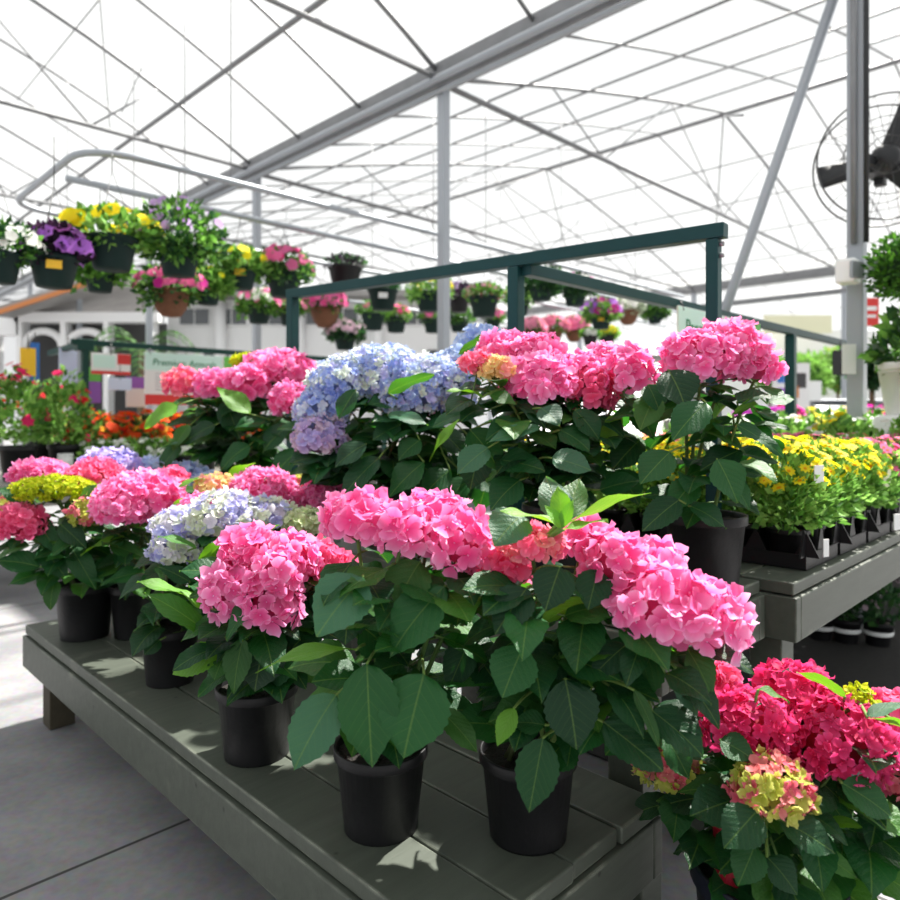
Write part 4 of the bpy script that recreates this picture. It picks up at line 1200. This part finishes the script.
def basket(label, px, py, w, c, kind, greens, bl, seed, fr=1.5, fz=.6, trail=0, tagcol=None, nleaf=380, ls=.06):
    fr *= 1.08; fz *= 1.12
    """px,py centre of the pot; w pot width in photo px; c which rail (X-Y)"""
    k = (px - CX) / FPX
    y = c / (k - 1)
    rng = random.Random(seed)
    r = w * y / FPX / 2; h = r * 1.35
    cz = H + (CY - py) * y / FPX
    base = Vector((k * y, y, cz - h / 2))
    t = thing('hanging_basket', label, 'hanging basket', base, 'hanging baskets under the pipe rails')
    m_ = MB()
    if kind == 'coco':
        lathe(m_, [(0, .0), (r * .45, .01), (r * .72, h * .3), (r * .92, h * .7), (r, h), (r * .93, h), (r * .8, h * .6), (0, h * .5)], base, 24)
        m_.build('basket', M['coco'], t)
    else:
        lathe(m_, [(0, 0), (r * .68, 0), (r * .72, .01), (r * .95, h * .86), (r * 1.02, h * .88), (r * 1.02, h), (r * .93, h), (r * .9, h * .85), (0, h * .8)], base, 24)
        m_.build('basket', M[kind], t)
    tc = base + Z * h
    fo = MB()
    clump(fo, tc + Z * r * fz * .18, (r * fr, r * fr, r * fz * 1.1), nleaf, ls, greens, rng)
    if trail:
        clump(fo, tc - Z * r * .1, (r * fr * 1.05, r * fr * 1.05, r * .5), nleaf // 2, ls, greens, rng, upper=False)
        for i in range(trail):
            a = rng.uniform(0, 6.28); p0 = tc + Vector((cos(a), sin(a), 0)) * r * 1.0
            L = rng.uniform(.3, 1.1) * r
            tube(fo, bez(p0, p0 + Vector((cos(a), sin(a), .2)) * r * .4, p0 + Vector((cos(a) * .35 * r, sin(a) * .35 * r, -L)), 4), .003, 4, greens[0])
            for q in range(8):
                clump(fo, p0 + Vector((cos(a) * .3 * r, sin(a) * .3 * r, -L * q / 8)), (.03, .03, .03), 3, ls, greens, rng, False)
    if fr > 1.2: clump(fo, tc - Z * r * .12, (r * fr * .86, r * fr * .86, r * .38), nleaf // 3, ls, greens, rng, upper=False)
    fo.build('foliage', M['smallleaf'], t)
    if bl:
        fm = MB()
        for cnt, s, col, cen, npet, lo in bl:
            for i in range(int(cnt * 1.6)):
                a = rng.uniform(0, 6.28); z = rng.uniform(lo, 1); q = sqrt(max(0, 1 - min(1, z * z)))
                d = Vector((cos(a) * q, sin(a) * q, z))
                p = tc + Z * r * fz * .3 + Vector((d.x * r * fr, d.y * r * fr, d.z * r * fz)) * rng.uniform(.98, 1.12)
                bloom(fm, p, d + Vector((rng.uniform(-.4, .4), rng.uniform(-.9, .1), .25)), s * 1.15 * rng.uniform(.75, 1.25), col, cen, rng, npet)
        fm.build('blossoms', M['blossom'], t)
    hk = Vector((base.x, base.y, ZR))
    m_ = MB()
    for a in (.5, 2.6, 4.7):
        tube(m_, [tc + Vector((cos(a), sin(a), 0)) * r * .98, Vector((hk.x, hk.y, min(ZR - .06, tc.z + .42)))], .0022, 4)
    tube(m_, [Vector((hk.x, hk.y, min(ZR - .06, tc.z + .42))), hk], .0035, 5)
    m_.build('hanger', M['wire'], t)
    if tagcol:
        d = Vector((-base.x, -base.y, 0)).normalized(); s_ = d.cross(Z)
        pp = base + Z * h * .62 + d * (r * .96)
        part('plant_tag', tagcol, t, lambda m: box(m, pp, s_ * r * .3, d * .003, Z * r * .18))
    return t
G_, DG, LG = GREENS, DGREENS, LGREENS
PURPLE = [(.03, .015, .035), (.05, .02, .05), (.02, .02, .03)]
B = basket
B('leafy hanging basket with white flowers cut by the left edge', -2, 268, 44, RC[0], 'greenpot', DG + G_, [(22, .03, WHT, None, 5, -.2)], 401, 1.7, .9)
B('hanging basket of dark leaves and violet flowers at far left', 54, 272, 46, RC[0], 'greenpot', PURPLE, [(22, .045, VIO, None, 6, -.1), (6, .04, lin(225, 130, 225), None, 6, .1)], 402, 1.15, .9, tagcol='yellowprint')
B('large hanging basket of yellow flowers in the left front row', 112, 254, 48, RC[0], 'greenpot', LG + G_, [(34, .038, YEL, None, 5, -.05)], 403, 1.75, .75, nleaf=420)
B('large leafy hanging basket with mauve flowers right of the yellow one', 179, 262, 42, RC[0], 'greenpot', G_ + DG, [(16, .03, LIL, None, 5, 0), (5, .03, VIO, None, 5, .6)], 404, 1.85, 1.5, trail=8, nleaf=620, ls=.06)
B('hanging basket with white and lilac flowers below the violet one', 100, 282, 30, RC[1], 'greenpot', G_, [(14, .03, LIL, None, 5, -.4), (8, .025, WHT, None, 5, -.3)], 405, 1.8, .8, trail=6)
B('brown lined hanging basket of pink flowers under the big leafy one', 171, 304, 40, RC[1], 'coco', DG + G_, [(32, .032, PNK, None, 5, -.2), (10, .03, MAG, None, 5, -.2)], 406, 1.45, .75, trail=5)
B('hanging basket with a yellow tag and yellow flowers', 240, 278, 34, RC[1], 'greenpot', LG + G_, [(18, .036, YEL, None, 5, 0)], 407, 1.35, .7, trail=3, tagcol='yellowprint')
B('hanging basket of pink flowers just right of the yellow tagged one', 284, 285, 36, RC[1], 'greenpot', G_ + DG, [(26, .038, PNK, None, 5, -.2), (8, .04, lin(240, 70, 150), None, 5, 0)], 408, 1.45, .9, trail=5)
B('small pink and white hanging basket under the yellow tagged one', 259, 315, 25, RC[2], 'greenpot', G_, [(18, .035, PNK, None, 5, -.1), (10, .035, WHT, None, 5, 0)], 409, 1.5, .9, trail=4)
B('small dark hanging basket with pink flowers left of the teal frame corner', 290, 318, 22, RC[2], 'greenpot', G_, [(12, .04, PNK, None, 5, 0)], 410, 1.3, .7)
B('leafy green hanging basket below the big mauve one, half hidden', 208, 296, 26, RC[1], 'greenpot', LG + G_, [(5, .03, YEL, None, 5, .2)], 411, 1.6, 1.0, trail=6)
B('wide dark hanging basket without flowers above the teal bar', 345, 278, 34, RC[2], 'pot', PURPLE + DG, [], 412, 1.05, .4)
B('brown lined hanging basket of pink flowers under the teal bar', 325, 318, 30, RC[2], 'coco', G_ + DG, [(46, .035, PNK, None, 5, -.2), (14, .035, lin(232, 90, 160), None, 5, -.2)], 413, 1.25, .9)
B('hanging basket of white and pale pink flowers hanging lowest near the frame', 345, 342, 23, RC[2], 'greenpot', DG, [(30, .035, lin(235, 205, 220), None, 5, -.2)], 414, 1.5, .8, trail=3)
B('hanging basket with white labels under the teal bar', 383, 300, 30, RC[2], 'greenpot', DG, [], 415, 1.0, .35, tagcol='card')
B('small hanging basket of pink flowers below the labelled one, left of a pair', 373, 322, 24, -11.6, 'greenpot', G_, [(9, .045, PNK, None, 5, .1)], 416, 1.25, .7)
B('small hanging basket of pink flowers below the labelled one, right of a pair', 396, 325, 22, -11.6, 'greenpot', G_ + LG, [(9, .05, lin(242, 80, 150), None, 5, .1)], 417, 1.3, .7)
B('hanging basket of yellow flowers left of the middle grey post', 429, 302, 28, RC[2], 'greenpot', LG + G_, [(22, .04, YEL, None, 5, 0)], 418, 1.5, .95, trail=4)
B('small hanging basket with pink flowers beside the middle grey post', 433, 326, 20, -11.6, 'greenpot', G_, [(10, .05, PNK, None, 5, 0)], 419, 1.35, .8)
B('dark leaved hanging basket just right of the middle grey post', 459, 305, 22, RC[2], 'pot', PURPLE, [(5, .03, LIL, None, 5, .3)], 420, 1.4, .9)
B('trailing dark green hanging basket behind the middle grey post', 459, 325, 20, -11.6, 'greenpot', DG + G_, [(6, .04, PNK, None, 5, 0)], 421, 1.4, .9, trail=5)
B('hanging basket with pink rimmed foliage left of the leaning teal post', 484, 307, 30, RC[1], 'greenpot', G_ + [(.25, .12, .1)], [(10, .025, lin(215, 150, 175), None, 5, .2)], 422, 1.15, .55)
B('labelled hanging basket right behind the leaning teal post', 519, 308, 22, RC[1], 'greenpot', LG + G_, [(8, .03, LIL, None, 5, .2)], 423, 1.4, .9, tagcol='card')
B('small pink hanging basket low behind the blue hydrangea', 492, 326, 18, -11.6, 'greenpot', G_, [(12, .05, PNK, None, 5, 0)], 424, 1.3, .8)
B('dark trailing green hanging basket right of the leaning teal post', 541, 293, 24, RC[0], 'greenpot', DG, [], 425, 1.6, 1.1, trail=10)
B('hanging basket with a white and pink flower under the side bar', 575, 298, 24, RC[0], 'greenpot', DG, [(5, .04, MAG, None, 5, .2), (6, .04, WHT, None, 5, .2)], 426, 1.4, .8, trail=5)
B('hanging basket of purple flowers with a yellow tag near the far end', 601, 322, 21, RC[0], 'greenpot', LG + G_, [(20, .045, VIO, None, 5, -.2), (10, .045, MAG, None, 5, -.2)], 427, 1.5, 1.0, trail=4, tagcol='yellowprint')
B('brown lined hanging basket of silvery white foliage', 628, 318, 22, RC[0], 'coco', [(.35, .45, .3), (.5, .55, .42)], [(26, .035, WHT, None, 5, -.1)], 428, 1.45, .8)
B('dark trailing hanging basket left of the right Prem sign', 655, 318, 16, RC[0], 'greenpot', DG + G_, [], 429, 1.5, 1.1, trail=8)
B('small black hanging basket low under the purple one', 590, 341, 15, RC[1], 'pot', G_, [(4, .04, WHT, None, 5, .2)], 430, 1.1, .5)
B('small black hanging basket with yellow leaves low beside the purple one', 607, 341, 16, RC[1], 'pot', LG, [(12, .045, YEL, None, 5, .1)], 431, 1.3, .7)
B('brown lined hanging basket of pale pink flowers, left one of three over pink bloom', 532, 338, 19, -9.0, 'coco', G_ + DG, [(40, .05, lin(245, 160, 190), None, 5, -.2)], 432, 1.4, .9)
B('brown lined hanging basket of pale pink flowers, middle one of three over pink bloom', 554, 336, 19, -9.0, 'coco', G_, [(44, .05, lin(248, 150, 185), None, 5, -.2)], 433, 1.4, .9)
B('brown lined hanging basket of pale pink flowers, right one of three over pink bloom', 574, 336, 19, -9.0, 'coco', G_, [(44, .05, lin(246, 140, 185), None, 5, -.2)], 434, 1.4, .9)


# ================================================================== FAN, BOX, TOPIARY
fc = P(884, 161, 4.25)
nf = Vector((-.35, -.93, 0)).normalized()
sx = nf.cross(Z).normalized() * -1
t = thing('wall_fan', 'large round caged fan with dark blades mounted beside the right grey post', 'fan', fc)
R_ = .375
def ring(m, off, r, th):
    tube(m, [fc + nf * off + (sx * cos(a) + Z * sin(a)) * r for a in [2 * pi * i / 48 for i in range(49)]], th, 6, cap=False)
def cage(m):
    ring(m, -.09, R_, .006); ring(m, .09, R_, .006); ring(m, .11, R_ * .62, .003); ring(m, .12, R_ * .3, .003); ring(m, -.11, R_ * .6, .003)
    for i in range(18):
        a = 2 * pi * i / 18; d = sx * cos(a) + Z * sin(a)
        tube(m, [fc + nf * .125 + d * .06, fc + nf * .115 + d * R_ * .6, fc + nf * .09 + d * R_, fc - nf * .09 + d * R_, fc - nf * .12 + d * .08], .0018, 4)
part('cage', 'wire', t, cage, True)
for a in (3.32, 1.12, -.75):
    d = sx * cos(a) + Z * sin(a); pd = nf.cross(d)
    m_ = MB(); vs, fs = [], []
    for i in range(5):
        f = .14 + .80 * i / 4; w = .055 + .02 * i / 4
        for l in (-1, 0, 1):
            vs.append(fc + d * R_ * f + pd * w * l + nf * (.03 * l * (1 - .3 * f)))
            vs.append(fc + d * R_ * f + pd * w * l + nf * (.03 * l * (1 - .3 * f)) - nf * .006)
    for i in range(4):
        for l in range(2):
            a0 = i * 6 + l * 2
            fs.append((a0, a0 + 2, a0 + 8, a0 + 6)); fs.append((a0 + 1, a0 + 7, a0 + 9, a0 + 3))
        fs.append((i * 6, i * 6 + 6, i * 6 + 7, i * 6 + 1)); fs.append((i * 6 + 4, i * 6 + 5, i * 6 + 11, i * 6 + 10))
    fs.append((24, 26, 27, 25)); fs.append((26, 28, 29, 27))
    m_.add(vs, fs); m_.build('blade', M['black'], t)
def motor(m):
    a = [fc + nf * q for q in (-.14, -.13, .06, .10, .12)]
    tube(m, a, [.05, .085, .085, .06, .03], 20)
part('motor', 'black', t, motor, True)
pst = UV(1.16, SVG, 0)
part('bracket', 'black', t, lambda m: (sq(m, fc - nf * .1, Vector((pst.x, pst.y + .05, fc.z - .06)), .025), sq(m, fc - nf * .1 - Z * .12, fc - nf * .1 + Z * .1, .03)))

jc = P(848, 272, 3.82)
t = thing('junction_box', 'white electrical box fixed on the right grey post', 'electrical box', jc)
part('housing', 'white', t, lambda m: box(m, jc, V * .062, U * .05, Z * .065), bevel=.012)
part('cover', 'post', t, lambda m: box(m, jc + Vector((0.012, -.065, 0)), Vector((.045, .02, 0)), Vector((.004, -.008, 0)), Z * .045), bevel=.004)

tb = Vector((2.37, 3.62, ZU))
st = thing('plant_stand', 'white round block under the white topiary pot at right', 'stand', tb)
m_ = MB(); lathe(m_, [(0, 0), (.17, 0), (.16, .43), (.13, .45), (0, .45)], tb, 28); m_.build('block', M['whitepot'], st)
tb2 = tb + Z * .45
t = thing('potted_topiary', 'clipped ball topiary in a white pot at the right edge', 'potted plant', tb2)
m_ = pot_mesh(.15, .27, .66); m_.v = [Vector(v) + tb2 for v in m_.v]; m_.build('pot', M['whitepot'], t)
m_ = MB(); tube(m_, [tb2 + Z * .2, tb2 + Z * .80], [.014, .011], 8, (.1, .07, .04)); m_.build('trunk', M['trunk'], t)
m_ = MB(); rg = random.Random(5)
tc_ = tb2 + Z * .76 + Vector((-.02, 0, 0))
ball(m_, tc_, .12, 12, 8, (.02, .06, .015)); clump(m_, tc_, (.165, .165, .17), 1700, .035, [(.07, .2, .02), (.1, .27, .03), (.04, .13, .02)], rg, False)
m_.build('crown', M['smallleaf'], t)
m_ = MB(); clump(m_, tb2 + Z * .34, (.17, .17, .10), 420, .07, DG + G_ + [(.2, .28, .2)], rg, False)
clump(m_, tb2 + Z * .46, (.09, .09, .08), 40, .11, DG + LG, rg, False)
m_.build('underplanting', M['smallleaf'], t)
m_ = MB(); dpt = Vector((-.55, -.83, 0)); box(m_, tb2 + dpt * .165 + Z * .20, dpt.cross(Z) * .03, dpt * .002, Z * .05); m_.build('plant_tag', M['black'], t)


# ================================================================== BACKGROUND
# white garden shop at far left
YB = 13.0
def X(px, y=YB): return (px - CX) * y / FPX
def ZZ(py, y=YB): return H + (CY - py) * y / FPX
t = thing('garden_shop', 'white shop building with arches and a grey roof behind the left table', 'building', (X(90), YB, 0))
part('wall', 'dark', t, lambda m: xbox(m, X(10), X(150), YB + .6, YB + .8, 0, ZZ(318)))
part('facade', 'white', t, lambda m: (xbox(m, X(14), X(158), YB, YB + .3, ZZ(322), ZZ(312)), xbox(m, X(-30), X(18), YB, YB + .3, ZZ(335), ZZ(305))))
for px in (-10, 16, 60, 103, 148):
    part('column', 'white', t, lambda m: xbox(m, X(px), X(px + 5), YB, YB + .25, 0, ZZ(322)))
for a, b in ((18, 62), (62, 106)):
    def archf(m):
        cxx = (X(a) + X(b)) / 2; r = (X(b) - X(a)) / 2 - .06; zc = ZZ(346)
        tube(m, [Vector((cxx + r * cos(q), YB + .1, zc + r * .82 * sin(q))) for q in [pi * i / 20 for i in range(21)]], .07, 8)
        for i in range(6):
            q = pi * (i + .5) / 6
        tube(m, [Vector((cxx - r, YB + .1, zc)), Vector((cxx - r, YB + .1, 0))], .05, 8)
    part('arch', 'white', t, archf, True)
def slab(m, pts, th=.12):
    pts = [Vector(p) for p in pts]; b = [p - Z * th for p in pts]
    m.add(pts + b, [(0, 1, 2, 3), (7, 6, 5, 4), (0, 4, 5, 1), (1, 5, 6, 2), (2, 6, 7, 3), (3, 7, 4, 0)])
part('roof', 'roofgrey', t, lambda m: slab(m, [(X(10), YB - .5, ZZ(312)), (X(135), YB - .5, ZZ(272)), (X(175), YB + 3, ZZ(270)), (X(30), YB + 3, ZZ(300))], .15))
part('roof_trim', 'orange', t, lambda m: slab(m, [(X(12), YB - .56, ZZ(316)), (X(135), YB - .56, ZZ(276)), (X(135), YB - .51, ZZ(276)), (X(12), YB - .51, ZZ(316))], .08))
# long white house front
y2 = 14.0
t = thing('shop_front', 'long white shop front with rows of windows behind the hanging baskets', 'building', (X(270, y2), y2, 0))
part('wall', 'white', t, lambda m: xbox(m, X(168, y2), X(470, y2), y2, y2 + .3, 0, ZZ(300, y2)))
part('eave', 'roofgrey', t, lambda m: xbox(m, X(178, y2), X(480, y2), y2 - .5, y2 + .8, ZZ(300, y2), ZZ(294, y2)))
for i, px in enumerate(range(180, 460, 37)):
    part('window', 'white', t, lambda m: xbox(m, X(px, y2), X(px + 31, y2), y2 - .05, y2, ZZ(326, y2), ZZ(308, y2)))
    w_ = t.children[-1]
    for q in (0, 1):
        m_ = MB(); xbox(m_, X(px + 1.2 + q * 15, y2), X(px + 14.6 + q * 15, y2), y2 - .07, y2 - .051, ZZ(324.6, y2), ZZ(309.5, y2)); m_.build('pane', M['glass'], w_, origin=t.location, smooth=False)
    if i % 2 == 0:
        part('window', 'white', t, lambda m: xbox(m, X(px + 22, y2), X(px + 53, y2), y2 - .05, y2, ZZ(400, y2), ZZ(347, y2)))
        w_ = t.children[-1]
        m_ = MB(); xbox(m_, X(px + 25, y2), X(px + 50, y2), y2 - .07, y2 - .051, ZZ(398, y2), ZZ(350, y2)); m_.build('pane', M['glass'], w_, origin=t.location, smooth=False)
for px in (222, 300, 378):
    part('downpipe', 'white', t, lambda m: tube(m, [(X(px, y2), y2 - .12, 0), (X(px, y2), y2 - .12, ZZ(302, y2))], .12, 10), True)

# palms in front of the shop
def palm(label, px, y, h, seed, n=16, L=1.1):
    rg = random.Random(seed); b = on(px, y, 0)
    t = thing('potted_palm', label, 'palm', b, 'palms before the shop')
    m_ = MB(); tube(m_, [b, b + Z * h * .5, b + Z * h], [.09, .07, .06], 10); m_.build('trunk', M['trunk'], t)
    fo = MB(); top = b + Z * h
    for i in range(n):
        a = rg.uniform(0, 6.28); up = rg.uniform(.15, .9); d = Vector((cos(a), sin(a), 0))
        pts = bez(top, top + d * L * .5 + Z * L * up, top + d * L + Z * L * (up - .75), 8)
        tube(fo, pts, .007, 4, (.1, .2, .05))
        for k in range(1, 9):
            p = pts[k]; tg = (pts[k] - pts[k - 1]).normalized(); s = tg.cross(Z).normalized()
            for sg in (-1, 1):
                q = p + s * sg * L * .3 * (1 - abs(k - 4) / 8) + tg * .12 - Z * .06
                nn = tg * .022
                fo.add([p - nn, p + nn, q], [(0, 1, 2)], rg.choice([(.07, .18, .05), (.1, .24, .06), (.05, .13, .04)]))
    fo.build('fronds', M['smallleaf'], t)
palm('tall feathery palm right of the white arches', 142, 11.0, 2.2, 501, 18, .8)
palm('shorter palm standing before the long white shop front', 192, 12.8, 1.9, 502, 14, .6)

# far display benches beneath the baskets
def far_bench(label, x0, x1, y0, y1, z):
    t = thing('display_table', label, 'table', ((x0 + x1) / 2, (y0 + y1) / 2, 0), 'far display tables')
    part('tabletop', 'wood2', t, lambda m: xbox(m, x0, x1, y0, y1, z - .06, z))
    for a in (x0 + .1, x1 - .1):
        for b in (y0 + .1, y1 - .1):
            part('leg', 'wood2', t, lambda m: xbox(m, a - .05, a + .05, b - .05, b + .05, 0, z - .06))
    return t
far_bench('high grey display shelf far behind the pink hydrangeas', 1.2, 3.9, 12.2, 13.4, 2.25)
far_bench('low grey display table far behind the middle grey post', -1.6, 1.0, 9.0, 10.2, .8)

# right background
t = thing('parked_car', 'silver car parked beyond the flowers near the right grey post', 'car', (6.9, 12.4, 0))
cxx, cyy = 6.9, 12.4
def loft(m, secs):
    vs, fs = [], []; k = len(secs[0])
    for s_ in secs: vs += [Vector(p) for p in s_]
    for i in range(len(secs) - 1):
        for j in range(k): fs.append((i * k + j, i * k + (j + 1) % k, (i + 1) * k + (j + 1) % k, (i + 1) * k + j))
    fs.append(tuple(range(k - 1, -1, -1))); fs.append(tuple(range((len(secs) - 1) * k, len(secs) * k)))
    m.add(vs, fs)
def sec(x, hw, z0, z1): return [(cxx + hw, cyy + x, z0), (cxx - hw, cyy + x, z0), (cxx - hw * .96, cyy + x, (z0 + z1) / 2), (cxx - hw * .88, cyy + x, z1), (cxx + hw * .88, cyy + x, z1), (cxx + hw * .96, cyy + x, (z0 + z1) / 2)]
part('body', 'carpaint', t, lambda m: loft(m, [sec(-2.1, .7, .45, .75), sec(-1.9, .85, .3, .95), sec(-.8, .88, .28, 1.0), sec(1.2, .88, .28, 1.02), sec(1.95, .85, .3, .98), sec(2.1, .75, .45, .85)]), bevel=.03)
part('cabin', 'glass', t, lambda m: loft(m, [sec(-1.0, .80, .95, 1.0), sec(-.3, .72, .95, 1.42), sec(.9, .72, .95, 1.45), sec(1.6, .78, .95, 1.05)]), bevel=.02)
part('roof_panel', 'carpaint', t, lambda m: xbox(m, cxx - .62, cxx + .62, cyy - .35, cyy + 1.0, 1.43, 1.47), bevel=.02)
for a in (-1.3, 1.3):
    for b in (-.86, .86):
        part('wheel', 'rubber', t, lambda m: tube(m, [(cxx + b - .1, cyy + a, .32), (cxx + b + .1, cyy + a, .32)], .32, 20))

card('poster_board', 'tall white poster with coloured pictures behind the right green post', P(791, 388, 11), Vector((1, 0.1, 0)), 38 * 11 / FPX, 50 * 11 / FPX, 'card',
     ((.1, .3, .1, .25, 'redprint', 'picture'), (.1, .3, .35, .5, 'purpleprint', 'picture'), (.1, .3, .6, .75, 'blueprint', 'picture'), (.6, .9, .5, .8, 'dark', 'picture'), (.5, .7, .3, .55, 'orange', 'picture')), thick=.02)
card('poster_board', 'small plain white board right of the tall poster', P(813, 391, 12), Vector((1, 0, 0)), 16 * 12 / FPX, 20 * 12 / FPX, 'card', thick=.02)
card('hanging_banner', 'red banner hanging right of the right grey post', P(871, 312, 9), Vector((1, 0, 0)), 15 * 9 / FPX, 28 * 9 / FPX, 'redprint', ((.15, .85, .55, .7, 'card', 'white_print'), (.2, .8, .3, .4, 'card', 'white_print')), thick=.01)
mb = MB(); xbox(mb, X(765, 19), X(832, 19), 19, 19.1, ZZ(333, 19), ZZ(315, 19)); struct('wall_panel', mb, M['cream'])
mb = MB(); xbox(mb, X(680, 20), X(960, 20), 20, 20.1, 0, ZZ(330, 20)); struct('wall_partition', mb, M['white'])
for i, (px, py, y, w, lb) in enumerate(((806, 376, 15.5, 22, 'light green shrub left of the black tag'), (838, 372, 17.5, 26, 'yellow green shrub behind the right grey post'), (872, 372, 9.0, 15, 'dark green shrub just right of the right grey post'), (770, 372, 17.5, 18, 'pale green shrub behind the right green post'), (917, 366, 17, 26, 'light shrub behind the white topiary pot'))):
    rg = random.Random(600 + i); r = w * y / FPX; c = P(px, py, y); b = Vector((c.x, c.y, 0))
    t = thing('garden_shrub', lb, 'shrub', b, 'shrubs beyond the right table')
    m_ = MB(); tube(m_, [b, c], [.05, .03], 8, (.1, .07, .04)); m_.build('stem', M['trunk'], t)
    m_ = MB(); clump(m_, c, (r, r, r * .9), 700, .16, (LG, LG + [(.3, .36, .06)], DG, LG, LG)[i], rg, False); ball(m_, c, (r * .75, r * .75, r * .7), 10, 8, (.05, .14, .03)); m_.build('foliage', M['smallleaf'], t)
# magenta flower flats on a low stand and far colour
far_bench('white topped stand of magenta flowers beyond the right table', X(738, 9.5), X(800, 9.5), 9.3, 9.9, 1.08)
for i in range(4):
    px = 745 + i * 15
    bedding('potted_petunia', '%s magenta petunia from the left on the far stand' % ORD[i], 'potted flower', on(px, 9.6, 1.08), 'magenta petunias on the far stand', .09, .1, .15, .12, 60, .05, GREENS, [(60, .05, lin(225, 70, 215), None, 5, -.1)], 650 + i)
for i, (px, y, colr) in enumerate(((856, 8.6, PNK), (888, 7.8, lin(240, 60, 110)))):
    far = on(px, y, 0)
    t = bedding('tall_potted_flower', ['pink flowering pot beyond the grey post', 'rose red flowering pot beside the white topiary stand'][i], 'potted flower', far, None, .2, .5, .26, .75, 400, .09, LG, [(60, .06, colr, None, 5, .2), (16, .06, YEL, None, 5, .2)], 660 + i)

# ================================================================== LIGHT, WORLD, CAMERA
w = bpy.data.worlds.new('World'); SC.world = w; w.use_nodes = True
bg = w.node_tree.nodes['Background']
bg.inputs[0].default_value = (.93, .97, 1.0, 1); bg.inputs[1].default_value = .74
sl = bpy.data.lights.new('sun', 'SUN'); sl.energy = 16.0; sl.angle = radians(1.2); sl.color = (1, .965, .9)
so = bpy.data.objects.new('sun', sl); COL.objects.link(so)
el = radians(54)
dirn = -V * cos(el) - Z * sin(el)
so.rotation_euler = dirn.to_track_quat('-Z', 'Y').to_euler(); so.location = (6, 6, 12)

cam = bpy.data.cameras.new('camera'); co = bpy.data.objects.new('camera', cam); COL.objects.link(co)
co.location = (0, 0, H); co.rotation_euler = (radians(90), 0, 0)
cam.sensor_width = 36; cam.lens = 28; cam.shift_y = -35 / 900
cam.dof.use_dof = True; cam.dof.focus_distance = 1.5; cam.dof.aperture_fstop = 3.0
cam.clip_start = .02; cam.clip_end = 200
SC.camera = co
vs_ = SC.view_settings
vs_.view_transform = 'Standard'; vs_.look = 'None'; vs_.exposure = 0.0; vs_.gamma = 1.0; vs_.use_curve_mapping = False
